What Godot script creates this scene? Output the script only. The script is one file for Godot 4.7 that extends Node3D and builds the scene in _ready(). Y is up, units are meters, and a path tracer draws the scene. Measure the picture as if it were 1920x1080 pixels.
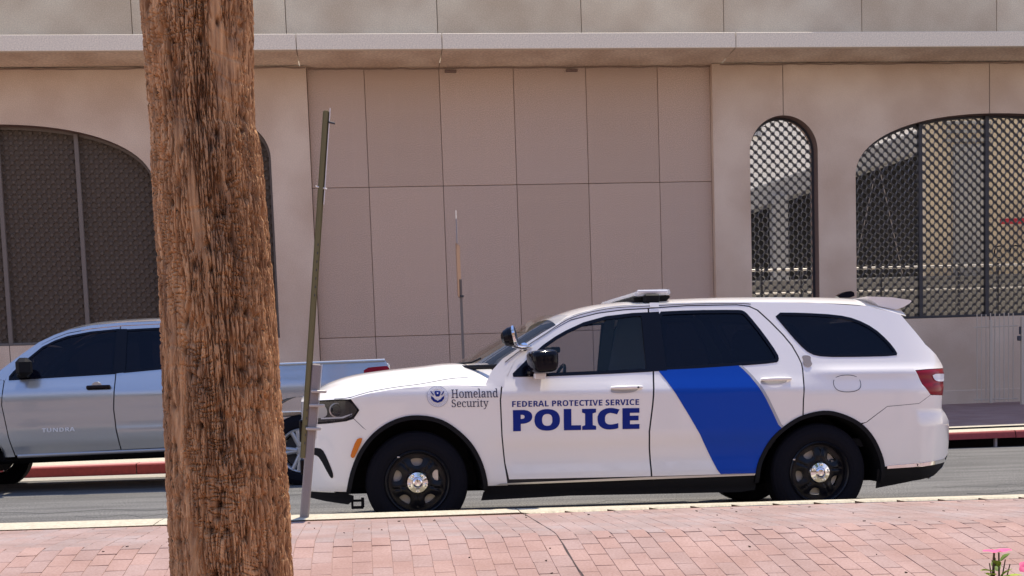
extends Node3D

const FOCAL := 2350.0 / 540.0
var M := {}
var rng := RandomNumberGenerator.new()
var taken := {}


func _ready() -> void:
	rng.seed = 11
	# ---- camera: a lens shifted upwards, as in a picture cropped from the upper part of a frame
	var cam := Camera3D.new()
	cam.name = "camera"
	cam.projection = Camera3D.PROJECTION_FRUSTUM
	cam.near = 0.05
	cam.far = 900.0
	cam.size = 2.0 * cam.near / FOCAL
	cam.frustum_offset = Vector2(0.0, cam.near * 384.0 / 2350.0)
	var yaw := deg_to_rad(6.42)
	var pitch := deg_to_rad(-5.145)
	var roll := deg_to_rad(-1.98)
	var fwd := Vector3(sin(yaw) * cos(pitch), sin(pitch), -cos(yaw) * cos(pitch))
	var rt := Vector3(cos(yaw), 0, sin(yaw))
	var up := rt.cross(fwd)
	cam.transform = Transform3D(Basis(rt * cos(roll) + up * sin(roll), up * cos(roll) - rt * sin(roll), -fwd), Vector3(0, 1.116, 0))
	add_child(cam)
	# ---- sky, sun, exposure
	var env := Environment.new()
	env.background_mode = Environment.BG_SKY
	var sky := Sky.new()
	var psm := ProceduralSkyMaterial.new()
	psm.sky_top_color = Color(0.40, 0.50, 0.70)
	psm.sky_horizon_color = Color(0.98, 0.91, 0.82)
	psm.sky_curve = 0.135
	psm.ground_bottom_color = Color(0.35, 0.30, 0.27)
	psm.ground_horizon_color = Color(0.62, 0.58, 0.54)
	psm.sun_angle_max = 12.0
	psm.energy_multiplier = 1.38
	sky.sky_material = psm
	env.sky = sky
	env.tonemap_mode = Environment.TONE_MAPPER_LINEAR
	env.tonemap_exposure = 1.6
	env.sdfgi_enabled = true
	env.ssao_enabled = true
	env.ssil_enabled = true
	var we := WorldEnvironment.new()
	we.name = "world_environment"
	we.environment = env
	add_child(we)
	var sun := DirectionalLight3D.new()
	sun.name = "sun"
	sun.light_energy = 1.25
	sun.light_color = Color(1.0, 0.955, 0.88)
	sun.light_angular_distance = 0.5
	sun.shadow_enabled = true
	var to_sun := Vector3(0.21, 1.0, -0.30).normalized()
	sun.basis = Basis.looking_at(-to_sun, Vector3(0, 0, 1))
	add_child(sun)

	make_materials()
	make_ground()
	make_building()
	make_courtyard()
	make_pickup()
	make_suv()
	make_palm()
	make_leaning_post()
	make_far_sign()
	make_gate()
	make_plants()
	make_opposite_side()


# ------------------------------------------------------------------ helpers

func lin(r: float, g: float, b: float) -> Color:
	return Color(r, g, b).linear_to_srgb()


func mat(called: String, c: Color, rough := 0.8, metal := 0.0, spec := 0.5) -> StandardMaterial3D:
	var m := StandardMaterial3D.new()
	m.resource_name = called
	m.albedo_color = c
	m.roughness = rough
	m.metallic = metal
	m.metallic_specular = spec
	M[called] = m
	return m


func ntex(sd: int, freq: float, lo: float, hi: float, octaves := 4, size := 512, kind := FastNoiseLite.TYPE_SIMPLEX_SMOOTH, warm := 0.0) -> NoiseTexture2D:
	var n := FastNoiseLite.new()
	n.seed = sd
	n.noise_type = kind
	n.frequency = freq
	n.fractal_octaves = octaves
	var t := NoiseTexture2D.new()
	t.noise = n
	t.width = size
	t.height = size
	t.seamless = true
	var g := Gradient.new()
	g.set_color(0, Color(lo, lo * (1.0 - warm), lo * (1.0 - 1.6 * warm)))
	g.set_color(1, Color(hi, hi, hi))
	g.set_offset(0, 0.2)
	g.set_offset(1, 0.8)
	t.color_ramp = g
	return t


func world_tex(m: StandardMaterial3D, t: Texture2D, per_metre: float, relief: Texture2D = null, cm := 0.0, detail: Texture2D = null, detail_scale := 1.0) -> void:
	m.albedo_texture = t
	m.uv1_triplanar = true
	m.uv1_world_triplanar = true
	m.uv1_scale = Vector3.ONE * per_metre
	if relief:
		m.heightmap_enabled = true
		m.heightmap_texture = relief
		m.heightmap_scale = cm
	if detail:
		m.detail_enabled = true
		m.detail_albedo = detail
		m.detail_blend_mode = BaseMaterial3D.BLEND_MODE_MUL
		m.detail_uv_layer = BaseMaterial3D.DETAIL_UV_2
		m.uv2_triplanar = true
		m.uv2_world_triplanar = true
		m.uv2_scale = Vector3.ONE * detail_scale


func new_st() -> SurfaceTool:
	var st := SurfaceTool.new()
	st.begin(Mesh.PRIMITIVE_TRIANGLES)
	return st


func numbered(called: String) -> String:
	if not taken.has(called):
		taken[called] = 0
		return called
	taken[called] += 1
	return "%s_%03d" % [called, taken[called]]


func obj(called: String, st, m: Material, parent: Node = self) -> MeshInstance3D:
	var o := MeshInstance3D.new()
	o.mesh = st if st is Mesh else st.commit()
	if parent == self:
		o.name = numbered(called)
	else:
		var nm := called
		var k := 0
		while parent.has_node(nm):
			k += 1
			nm = "%s_%03d" % [called, k]
		o.name = nm
	o.material_override = m
	parent.add_child(o, true)
	return o


func fast_child(called: String, k: int, mesh: Mesh, m: Material, parent: Node, xf: Transform3D) -> void:
	var o := MeshInstance3D.new()
	o.mesh = mesh
	o.name = called if k == 0 else "%s_%03d" % [called, k]
	o.material_override = m
	o.transform = xf
	parent.add_child(o, true)


func thing(called: String, label: String, category: String, at := Vector3.ZERO, group := "") -> Node3D:
	var o := Node3D.new()
	o.name = numbered(called)
	add_child(o, true)
	o.position = at
	tag(o, label, category, group)
	return o


func tag(o: Node, label: String, category: String, group := "") -> void:
	o.set_meta("label", label)
	o.set_meta("category", category)
	if group != "":
		o.set_meta("group", group)


func ground_piece(called: String, label := "", category := "") -> Node3D:
	var o := Node3D.new()
	o.name = numbered(called)
	add_child(o, true)
	o.set_meta("kind", "structure")
	if label != "":
		tag(o, label, category)
	return o


func tri(st: SurfaceTool, a: Vector3, b: Vector3, c: Vector3, na: Vector3, nb: Vector3, nc: Vector3) -> void:
	if (b - a).cross(c - a).dot(na + nb + nc) > 0.0:
		var t := b
		b = c
		c = t
		t = nb
		nb = nc
		nc = t
	st.set_normal(na)
	st.add_vertex(a)
	st.set_normal(nb)
	st.add_vertex(b)
	st.set_normal(nc)
	st.add_vertex(c)


func quad(st: SurfaceTool, a: Vector3, b: Vector3, c: Vector3, d: Vector3, n: Vector3) -> void:
	tri(st, a, b, c, n, n, n)
	tri(st, a, c, d, n, n, n)


func quad_auto(st: SurfaceTool, a: Vector3, b: Vector3, c: Vector3, d: Vector3, away: Vector3) -> void:
	var n := (c - a).cross(d - b).normalized()
	if n.dot(away) < 0.0:
		n = -n
	quad(st, a, b, c, d, n)


# box with chamfered edges
func box(st: SurfaceTool, c: Vector3, s: Vector3, bev := 0.0, xf := Transform3D()) -> void:
	var h := s * 0.5
	var b := minf(bev, minf(h.x, minf(h.y, h.z)) * 0.9)
	var P := func(sx: int, sy: int, sz: int, ax: int) -> Vector3:
		var v := Vector3(sx * h.x, sy * h.y, sz * h.z)
		for k in 3:
			if k != ax:
				v[k] -= signf(v[k]) * b
		return xf * (c + v)
	var o := xf * c
	for ax in 3:
		var a1 := (ax + 1) % 3
		var a2 := (ax + 2) % 3
		for s0 in [-1, 1]:
			var q: Array[Vector3] = []
			for e in [[-1, -1], [1, -1], [1, 1], [-1, 1]]:
				var sg := [0, 0, 0]
				sg[ax] = s0
				sg[a1] = e[0]
				sg[a2] = e[1]
				q.append(P.call(sg[0], sg[1], sg[2], ax))
			quad_auto(st, q[0], q[1], q[2], q[3], (q[0] + q[2]) * 0.5 - o)
		if b > 0.0:
			for s1 in [-1, 1]:
				for s2 in [-1, 1]:
					var q2: Array[Vector3] = []
					for e in [[a1, -1], [a1, 1], [a2, 1], [a2, -1]]:
						var sg := [0, 0, 0]
						sg[a1] = s1
						sg[a2] = s2
						sg[ax] = e[1]
						q2.append(P.call(sg[0], sg[1], sg[2], e[0]))
					quad_auto(st, q2[0], q2[1], q2[2], q2[3], (q2[0] + q2[2]) * 0.5 - o)
	if b > 0.0:
		for sx in [-1, 1]:
			for sy in [-1, 1]:
				for sz in [-1, 1]:
					var a: Vector3 = P.call(sx, sy, sz, 0)
					var b2: Vector3 = P.call(sx, sy, sz, 1)
					var c2: Vector3 = P.call(sx, sy, sz, 2)
					var n := (xf.basis * Vector3(sx, sy, sz)).normalized()
					tri(st, a, b2, c2, n, n, n)


func tube(st: SurfaceTool, pts: Array, r, seg := 8, caps := true) -> void:
	var n := pts.size()
	var rings := []
	var side := Vector3.ZERO
	for i in n:
		var d: Vector3 = (pts[mini(i + 1, n - 1)] - pts[maxi(i - 1, 0)]).normalized()
		if side == Vector3.ZERO:
			side = d.cross(Vector3.UP if absf(d.y) < 0.9 else Vector3.RIGHT).normalized()
		side = (side - d * side.dot(d)).normalized()
		var up := d.cross(side)
		var rad: float = r[i] if r is Array else r
		var ring := []
		for k in seg:
			var a := TAU * k / seg
			var dir := side * cos(a) + up * sin(a)
			ring.append([pts[i] + dir * rad, dir])
		rings.append(ring)
	for i in n - 1:
		for k in seg:
			var k2 := (k + 1) % seg
			var A = rings[i][k]
			var B = rings[i][k2]
			var C = rings[i + 1][k2]
			var D = rings[i + 1][k]
			tri(st, A[0], B[0], C[0], A[1], B[1], C[1])
			tri(st, A[0], C[0], D[0], A[1], C[1], D[1])
	if caps:
		for e in [0, n - 1]:
			var d2: Vector3 = (pts[0] - pts[1]) if e == 0 else (pts[n - 1] - pts[n - 2])
			d2 = d2.normalized()
			for k in range(1, seg - 1):
				tri(st, rings[e][0][0], rings[e][k][0], rings[e][k + 1][0], d2, d2, d2)


# profile of (radius, height) turned about the local y axis
func lathe(st: SurfaceTool, prof: Array, xf: Transform3D, seg := 24, flip := false) -> void:
	for i in prof.size() - 1:
		var p: Vector2 = prof[i]
		var q: Vector2 = prof[i + 1]
		var t := (q - p).normalized()
		var nn := Vector2(t.y, -t.x)
		if flip:
			nn = -nn
		for k in seg:
			var a := TAU * k / seg
			var b := TAU * (k + 1) / seg
			var ca := Vector3(cos(a), 0, sin(a))
			var cb := Vector3(cos(b), 0, sin(b))
			var na := (xf.basis * (ca * nn.x + Vector3.UP * nn.y)).normalized()
			var nb := (xf.basis * (cb * nn.x + Vector3.UP * nn.y)).normalized()
			var A := xf * (ca * p.x + Vector3.UP * p.y)
			var B := xf * (cb * p.x + Vector3.UP * p.y)
			var C := xf * (cb * q.x + Vector3.UP * q.y)
			var D := xf * (ca * q.x + Vector3.UP * q.y)
			tri(st, A, B, C, na, nb, nb)
			tri(st, A, C, D, na, nb, na)


func prism(st: SurfaceTool, poly: PackedVector2Array, z0: float, z1: float, xf := Transform3D()) -> void:
	var idx := Geometry2D.triangulate_polygon(poly)
	for zz in [z0, z1]:
		var n := (xf.basis * Vector3(0, 0, -1 if zz == minf(z0, z1) else 1)).normalized()
		for i in range(0, idx.size(), 3):
			var v := []
			for k in 3:
				var p := poly[idx[i + k]]
				v.append(xf * Vector3(p.x, p.y, zz))
			tri(st, v[0], v[1], v[2], n, n, n)
	var cw := Geometry2D.is_polygon_clockwise(poly)
	for i in poly.size():
		var p := poly[i]
		var q := poly[(i + 1) % poly.size()]
		var e := (q - p).normalized()
		var n2 := Vector3(e.y, -e.x, 0) * (-1.0 if cw else 1.0)
		n2 = (xf.basis * n2).normalized()
		quad(st, xf * Vector3(p.x, p.y, z0), xf * Vector3(q.x, q.y, z0), xf * Vector3(q.x, q.y, z1), xf * Vector3(p.x, p.y, z1), n2)


# rounded block: a superellipsoid with half sizes h
func blob(st: SurfaceTool, h: Vector3, p: float, xf: Transform3D) -> void:
	var e := 2.0 / p
	var P := []
	var N := []
	for i in 21:
		var a := -PI / 2 + PI * i / 20.0
		for j in 33:
			var b := TAU * j / 32.0
			var ca := pow(maxf(cos(a), 0.0), e)
			var v := Vector3(ca * signf(cos(b)) * pow(absf(cos(b)), e), signf(sin(a)) * pow(absf(sin(a)), e), ca * signf(sin(b)) * pow(absf(sin(b)), e))
			var n := Vector3(signf(v.x) * pow(absf(v.x), p - 1.0) / h.x, signf(v.y) * pow(absf(v.y), p - 1.0) / h.y, signf(v.z) * pow(absf(v.z), p - 1.0) / h.z)
			# the underside draws in, the outer face bulges
			P.append(xf * (v * h * Vector3(1.0 + 0.10 * v.y, 1.0, 1.0)))
			N.append((xf.basis * n).normalized())
	for i in 20:
		for j in 32:
			var q := i * 33 + j
			tri(st, P[q], P[q + 1], P[q + 34], N[q], N[q + 1], N[q + 34])
			tri(st, P[q], P[q + 34], P[q + 33], N[q], N[q + 34], N[q + 33])


# grid of points with smooth normals that point along ref
func loft(st: SurfaceTool, rows: Array, ref: Vector3) -> void:
	var nr := rows.size()
	var nc: int = rows[0].size()
	var nm := []
	for i in nr:
		var l := []
		for j in nc:
			var a: Vector3 = rows[mini(i + 1, nr - 1)][j] - rows[maxi(i - 1, 0)][j]
			var b: Vector3 = rows[i][mini(j + 1, nc - 1)] - rows[i][maxi(j - 1, 0)]
			var n := a.cross(b).normalized()
			l.append(n if n.dot(ref) >= 0.0 else -n)
		nm.append(l)
	for i in nr - 1:
		for j in nc - 1:
			tri(st, rows[i][j], rows[i + 1][j], rows[i + 1][j + 1], nm[i][j], nm[i + 1][j], nm[i + 1][j + 1])
			tri(st, rows[i][j], rows[i + 1][j + 1], rows[i][j + 1], nm[i][j], nm[i + 1][j + 1], nm[i][j + 1])


# a curved panel: the outline poly (less the holes) mapped through f(u, v); side -1 mirrors it in z
func patch(st: SurfaceTool, poly: PackedVector2Array, holes: Array, f: Callable, cell: float, side := 1.0) -> void:
	var lo := poly[0]
	var hi := poly[0]
	for p in poly:
		lo = lo.min(p)
		hi = hi.max(p)
	lo -= Vector2(0.00037, 0.00053)
	var nx := int(ceil((hi.x - lo.x) / cell))
	var ny := int(ceil((hi.y - lo.y) / cell))
	var cache := {}
	for i in nx:
		for j in ny:
			var a := lo + Vector2(i, j) * cell
			var b := a + Vector2(cell, cell)
			var pieces: Array = Geometry2D.intersect_polygons(PackedVector2Array([a, Vector2(b.x, a.y), b, Vector2(a.x, b.y)]), poly)
			for h in holes:
				var nxt := []
				for q in pieces:
					nxt.append_array(Geometry2D.clip_polygons(q, h))
				pieces = nxt
			for q in pieces:
				if Geometry2D.is_polygon_clockwise(q):
					continue
				var idx := Geometry2D.triangulate_polygon(q)
				for t in range(0, idx.size(), 3):
					var P := []
					var N := []
					for k in 3:
						var uv: Vector2 = q[idx[t + k]]
						if not cache.has(uv):
							var e := 0.004
							var n: Vector3 = (f.call(uv.x + e, uv.y) - f.call(uv.x - e, uv.y)).cross(f.call(uv.x, uv.y + e) - f.call(uv.x, uv.y - e)).normalized()
							cache[uv] = [f.call(uv.x, uv.y), n]
						var pn = cache[uv]
						P.append(pn[0] * Vector3(1, 1, side))
						N.append(pn[1] * Vector3(1, 1, side))
					tri(st, P[0], P[1], P[2], N[0], N[1], N[2])


func poly(a: Array) -> PackedVector2Array:
	var p := PackedVector2Array()
	for i in range(0, a.size(), 2):
		p.append(Vector2(a[i], a[i + 1]))
	if Geometry2D.is_polygon_clockwise(p):
		p.reverse()
	return p


# rounds the corners of a closed outline
func soft(p: PackedVector2Array, rounds := 2) -> PackedVector2Array:
	for r in rounds:
		var q := PackedVector2Array()
		for i in p.size():
			var a := p[i]
			var b := p[(i + 1) % p.size()]
			q.append(a.lerp(b, 0.25))
			q.append(a.lerp(b, 0.75))
		p = q
	return p


func curve_at(keys: Array, x: float) -> float:
	if x <= keys[0]:
		return keys[1]
	for i in range(2, keys.size(), 2):
		if x <= keys[i]:
			var t: float = (x - keys[i - 2]) / (keys[i] - keys[i - 2])
			var y0: float = keys[i - 1]
			var y1: float = keys[i + 1]
			var d0 := 0.0
			var d1 := 0.0
			var w: float = keys[i] - keys[i - 2]
			if i >= 4:
				d0 = (y1 - keys[i - 3]) / (keys[i] - keys[i - 4]) * w
			else:
				d0 = y1 - y0
			if i + 2 < keys.size():
				d1 = (keys[i + 3] - y0) / (keys[i + 2] - keys[i - 2]) * w
			else:
				d1 = y1 - y0
			var t2 := t * t
			var t3 := t2 * t
			return (2 * t3 - 3 * t2 + 1) * y0 + (t3 - 2 * t2 + t) * d0 + (3 * t2 - 2 * t3) * y1 + (t3 - t2) * d1
	return keys[keys.size() - 1]


# flat lettering bent onto a surface: fills the box (x0..x1, y0..y1) of f's own (u, v)
func lettering(text: String, font_name: String, weight: int, x0: float, x1: float, y0: float, y1: float, f: Callable, m: Material, called: String, parent: Node, bold := 0.0) -> void:
	var tm := TextMesh.new()
	var sf := SystemFont.new()
	sf.font_names = PackedStringArray([font_name])
	sf.font_weight = weight
	if bold > 0.0:
		var fv := FontVariation.new()
		fv.base_font = sf
		fv.variation_embolden = bold
		tm.font = fv
	else:
		tm.font = sf
	tm.text = text
	tm.font_size = 64
	tm.pixel_size = 0.01
	tm.depth = 0.0
	tm.curve_step = 2.0
	var ar := tm.get_mesh_arrays()
	var vs: PackedVector3Array = ar[Mesh.ARRAY_VERTEX]
	var ix: PackedInt32Array = ar[Mesh.ARRAY_INDEX] if ar[Mesh.ARRAY_INDEX] != null else PackedInt32Array(range(vs.size()))
	var lo := Vector3(1e9, 1e9, 1e9)
	var hi := -lo
	for v in vs:
		lo = lo.min(v)
		hi = hi.max(v)
	var st := new_st()
	for t in range(0, ix.size() - 2, 3):
		var P := []
		for k in 3:
			var v := vs[ix[t + k]]
			P.append(f.call(lerpf(x0, x1, (v.x - lo.x) / (hi.x - lo.x)), lerpf(y0, y1, (v.y - lo.y) / (hi.y - lo.y))))
		var n: Vector3 = (P[1] - P[0]).cross(P[2] - P[0])
		if n.length() < 1e-12:
			continue
		n = n.normalized()
		if n.z < 0:
			n = -n
		tri(st, P[0], P[1], P[2], n, n, n)
	obj(called, st, m, parent)


# ------------------------------------------------------------------ materials

func make_materials() -> void:
	var fine := ntex(1, 0.05, 0.90, 1.0, 4)
	var blotch := ntex(2, 0.008, 0.91, 1.0, 5, 512, FastNoiseLite.TYPE_SIMPLEX_SMOOTH, 0.03)
	var grain := ntex(3, 0.22, 0.76, 1.0, 2)
	var bump := ntex(4, 0.09, 0.0, 1.0, 4)
	var speck := ntex(5, 0.06, 0.74, 1.0, 3)
	var m := mat("stucco", lin(0.71, 0.575, 0.44), 0.9)
	world_tex(m, fine, 1.6, bump, 0.06, blotch, 0.11)
	m = mat("upper_concrete", lin(0.76, 0.665, 0.48), 0.9)
	world_tex(m, fine, 1.3, bump, 0.06, blotch, 0.13)
	m = mat("fascia_paint", lin(0.82, 0.735, 0.58), 0.7)
	world_tex(m, fine, 1.1)
	m = mat("soffit_paint", lin(0.90, 0.78, 0.60), 0.9)
	world_tex(m, fine, 0.5, null, 0.0, blotch, 0.2)
	m = mat("aggregate", lin(0.74, 0.555, 0.425), 0.95)
	world_tex(m, speck, 1.7, bump, 0.5)
	for k in 3:
		for nm in ["upper_concrete", "aggregate"]:
			var v: StandardMaterial3D = M[nm].duplicate()
			v.resource_name = "%s_%d" % [nm, k]
			var c: Color = v.albedo_color
			v.albedo_color = Color(c.r * [1.0, 0.972, 0.985][k], c.g * [1.0, 0.970, 0.988][k], c.b * [1.0, 0.968, 0.995][k])
			v.uv1_offset = Vector3(0.31, 0.17, 0.0) * k
			M[v.resource_name] = v
	mat("joint_dark", lin(0.26, 0.195, 0.15), 0.95)
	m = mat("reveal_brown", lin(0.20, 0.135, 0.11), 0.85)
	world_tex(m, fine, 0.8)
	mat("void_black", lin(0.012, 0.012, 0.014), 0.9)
	mat("bronze_screen", lin(0.030, 0.028, 0.032), 0.38, 0.3)
	mat("brown_screen", lin(0.094, 0.070, 0.050), 0.75)
	mat("brown_board", lin(0.086, 0.064, 0.046), 0.9)
	mat("brown_bar", lin(0.15, 0.125, 0.105), 0.7)
	mat("screen_bar", lin(0.035, 0.035, 0.04), 0.5, 0.3)
	m = mat("asphalt", lin(0.265, 0.255, 0.237), 0.92)
	world_tex(m, ntex(9, 0.10, 0.50, 1.0, 3), 0.9, grain, 0.5, ntex(6, 0.012, 0.80, 1.0, 5), 0.11)
	m.uv2_scale = Vector3(0.07, 0.3, 0.42)
	mat("joint_soot", lin(0.045, 0.03, 0.028), 0.95)
	mat("tar", lin(0.07, 0.068, 0.065), 0.9)
	m = mat("gutter_concrete", lin(0.52, 0.48, 0.40), 0.9)
	world_tex(m, fine, 0.6, null, 0.0, grain, 1.0)
	m = mat("kerb_cream", lin(0.64, 0.57, 0.43), 0.85)
	world_tex(m, fine, 0.5, null, 0.0, ntex(7, 0.06, 0.86, 1.0, 3), 1.1)
	m = mat("kerb_red", lin(0.30, 0.035, 0.03), 0.7)
	world_tex(m, fine, 0.6)
	m = mat("kerb_red_worn", lin(0.62, 0.30, 0.27), 0.8)
	world_tex(m, grain, 0.7)
	m = mat("far_paving", lin(0.42, 0.25, 0.20), 0.9)
	world_tex(m, grain, 0.9, null, 0.0, blotch, 0.3)
	m = mat("plain_paving", lin(0.40, 0.28, 0.245), 0.9)
	world_tex(m, grain, 0.9, null, 0.0, blotch, 0.3)
	m = mat("sand_joint", lin(0.34, 0.22, 0.19), 0.95)
	var bf := ntex(8, 0.06, 0.92, 1.0, 4, 512, FastNoiseLite.TYPE_SIMPLEX_SMOOTH, 0.02)
	for k in 5:
		var c: Array = [[0.40, 0.262, 0.232], [0.39, 0.270, 0.245], [0.415, 0.272, 0.237], [0.375, 0.258, 0.234], [0.395, 0.255, 0.222]][k]
		m = mat("brick_tone_%d" % k, lin(c[0], c[1], c[2]), 0.88)
		world_tex(m, bf, 1.7, null, 0.0, blotch, 0.45)
	for k in 3:
		var c: Array = [[0.37, 0.272, 0.252], [0.355, 0.274, 0.26], [0.372, 0.265, 0.243]][k]
		m = mat("apron_tone_%d" % k, lin(c[0], c[1], c[2]), 0.86)
		world_tex(m, bf, 1.3, null, 0.0, blotch, 0.4)
	# vehicles
	m = mat("white_paint", lin(0.84, 0.80, 0.75), 0.38)
	m.clearcoat_enabled = true
	m.clearcoat = 1.0
	m.clearcoat_roughness = 0.03
	mat("blue_vinyl", lin(0.004, 0.054, 0.37), 0.16, 0.0, 0.3)
	mat("grey_vinyl", lin(0.38, 0.38, 0.40), 0.4)
	mat("navy_letter", lin(0.012, 0.026, 0.20), 0.6, 0.0, 0.2)
	mat("dark_letter", lin(0.012, 0.014, 0.06), 0.6, 0.0, 0.2)
	mat("seal_grey", lin(0.42, 0.42, 0.47), 0.5)
	mat("seal_pale", lin(0.68, 0.68, 0.72), 0.5)
	m = mat("silver_paint", lin(0.42, 0.445, 0.48), 0.24, 0.6)
	m.clearcoat_enabled = true
	m.clearcoat = 1.0
	m.clearcoat_roughness = 0.03
	mat("black_plastic", lin(0.009, 0.009, 0.011), 0.6, 0.0, 0.25)
	mat("satin_black", lin(0.006, 0.006, 0.009), 0.3, 0.0, 0.35)
	m = mat("gloss_black", lin(0.004, 0.004, 0.008), 0.1, 0.0, 0.3)
	mat("rubber", lin(0.008, 0.008, 0.012), 0.8, 0.0, 0.2)
	mat("chrome", lin(0.80, 0.80, 0.82), 0.08, 1.0)
	mat("brushed_metal", lin(0.55, 0.55, 0.56), 0.35, 1.0)
	mat("alloy", lin(0.40, 0.40, 0.41), 0.4, 0.6)
	mat("brake_grey", lin(0.62, 0.58, 0.54), 0.6, 0.1)
	mat("seam_dark", lin(0.05, 0.05, 0.06), 0.7)
	mat("seat_cloth", lin(0.018, 0.020, 0.028), 0.9)
	mat("red_lens", lin(0.24, 0.005, 0.016), 0.15, 0.0, 0.3)
	mat("amber_lens", lin(0.62, 0.17, 0.012), 0.2)
	mat("clear_lens", lin(0.72, 0.72, 0.75), 0.12)
	m = mat("front_glass", lin(0.008, 0.02, 0.024), 0.02, 0.0, 0.36)
	m.albedo_color.a = 0.24
	m.transparency = BaseMaterial3D.TRANSPARENCY_ALPHA
	m = mat("screen_glass", lin(0.05, 0.048, 0.035), 0.02, 0.0, 0.3)
	m.albedo_color.a = 0.25
	m.transparency = BaseMaterial3D.TRANSPARENCY_ALPHA
	m = mat("privacy_glass", lin(0.001, 0.002, 0.008), 0.02, 0.0, 0.30)
	m.albedo_color.a = 0.93
	m.transparency = BaseMaterial3D.TRANSPARENCY_ALPHA
	m = mat("lamp_cover", lin(0.06, 0.065, 0.08), 0.04, 0.0, 0.4)
	m.albedo_color.a = 0.22
	m.transparency = BaseMaterial3D.TRANSPARENCY_ALPHA
	m = mat("bar_cover", lin(0.75, 0.77, 0.80), 0.06)
	m.albedo_color.a = 0.5
	m.transparency = BaseMaterial3D.TRANSPARENCY_ALPHA
	# street things
	m = mat("bark", Color.WHITE, 0.95)
	m.vertex_color_use_as_albedo = true
	m = mat("frond", lin(0.07, 0.10, 0.035), 0.7)
	m.backlight_enabled = true
	m.backlight = Color(0.35, 0.4, 0.15)
	mat("olive_steel", lin(0.165, 0.145, 0.06), 0.65, 0.1)
	m = mat("grey_steel", lin(0.37, 0.325, 0.31), 0.75, 0.1)
	world_tex(m, grain, 2.0)
	mat("galvanised", lin(0.50, 0.47, 0.44), 0.5, 0.4)
	mat("sign_post", lin(0.17, 0.14, 0.125), 0.7)
	mat("pale_edge", lin(0.72, 0.70, 0.68), 0.5)
	mat("sign_back", lin(0.36, 0.21, 0.13), 0.6)
	mat("gate_cream", lin(0.50, 0.43, 0.34), 0.7)
	mat("court_wall", lin(0.54, 0.46, 0.345), 0.9)
	mat("court_grey", lin(0.33, 0.33, 0.33), 0.9)
	mat("court_pale", lin(0.74, 0.70, 0.62), 0.9)
	mat("court_floor", lin(0.74, 0.69, 0.60), 0.9)
	mat("court_low", lin(0.16, 0.155, 0.15), 0.9)
	mat("sign_red", lin(0.36, 0.012, 0.03), 0.5)
	m = mat("petal", lin(0.80, 0.10, 0.27), 0.6)
	m.backlight_enabled = true
	m.backlight = Color(0.6, 0.2, 0.3)
	m = mat("leaf", lin(0.085, 0.16, 0.016), 0.5)
	m.backlight_enabled = true
	m.backlight = Color(0.5, 0.6, 0.1)
	m = mat("leaf_young", lin(0.30, 0.38, 0.03), 0.5)
	m.backlight_enabled = true
	m.backlight = Color(0.6, 0.7, 0.15)
	m = mat("tree_leaf", lin(0.05, 0.075, 0.018), 0.6)
	m.backlight_enabled = true
	m.backlight = Color(0.4, 0.5, 0.12)
	mat("stem", lin(0.09, 0.06, 0.03), 0.7)
	mat("planter", lin(0.42, 0.38, 0.33), 0.9)
	mat("soil", lin(0.06, 0.04, 0.025), 1.0)


# ------------------------------------------------------------------ ground

func road_y(x: float, z: float) -> float:
	var xs := clampf(x, -14.0, 16.0)
	var t := clampf((z + 8.7) / -7.9, 0.0, 1.0)
	return lerpf(0.0373 - 0.0205 * xs, 0.031 - 0.0099 * xs, t)


func kerb_y(x: float) -> float:
	return 0.236 - 0.0178 * clampf(x, -14.0, 16.0)


func walk_y(x: float, z: float) -> float:
	# the paving climbs gently from the kerb to a ridge and falls away towards the planting bed
	var b := kerb_y(x)
	var d := z + 6.86
	var soft_d := 0.5 * (d + sqrt(d * d + 0.012))
	return b + 0.028 * (minf(d, 0.0) + 1.39) - 0.148 * minf(soft_d, 1.6)


func sheet(called: String, x0: float, x1: float, z0: float, z1: float, nx: int, nz: int, f: Callable, m: Material, parent: Node) -> MeshInstance3D:
	var st := new_st()
	var rows := []
	for i in nx + 1:
		var r := []
		for j in nz + 1:
			var x := lerpf(x0, x1, float(i) / nx)
			var z := lerpf(z0, z1, float(j) / nz)
			r.append(Vector3(x, f.call(x, z), z))
		rows.append(r)
	loft(st, rows, Vector3.UP)
	return obj(called, st, m, parent)


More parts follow.
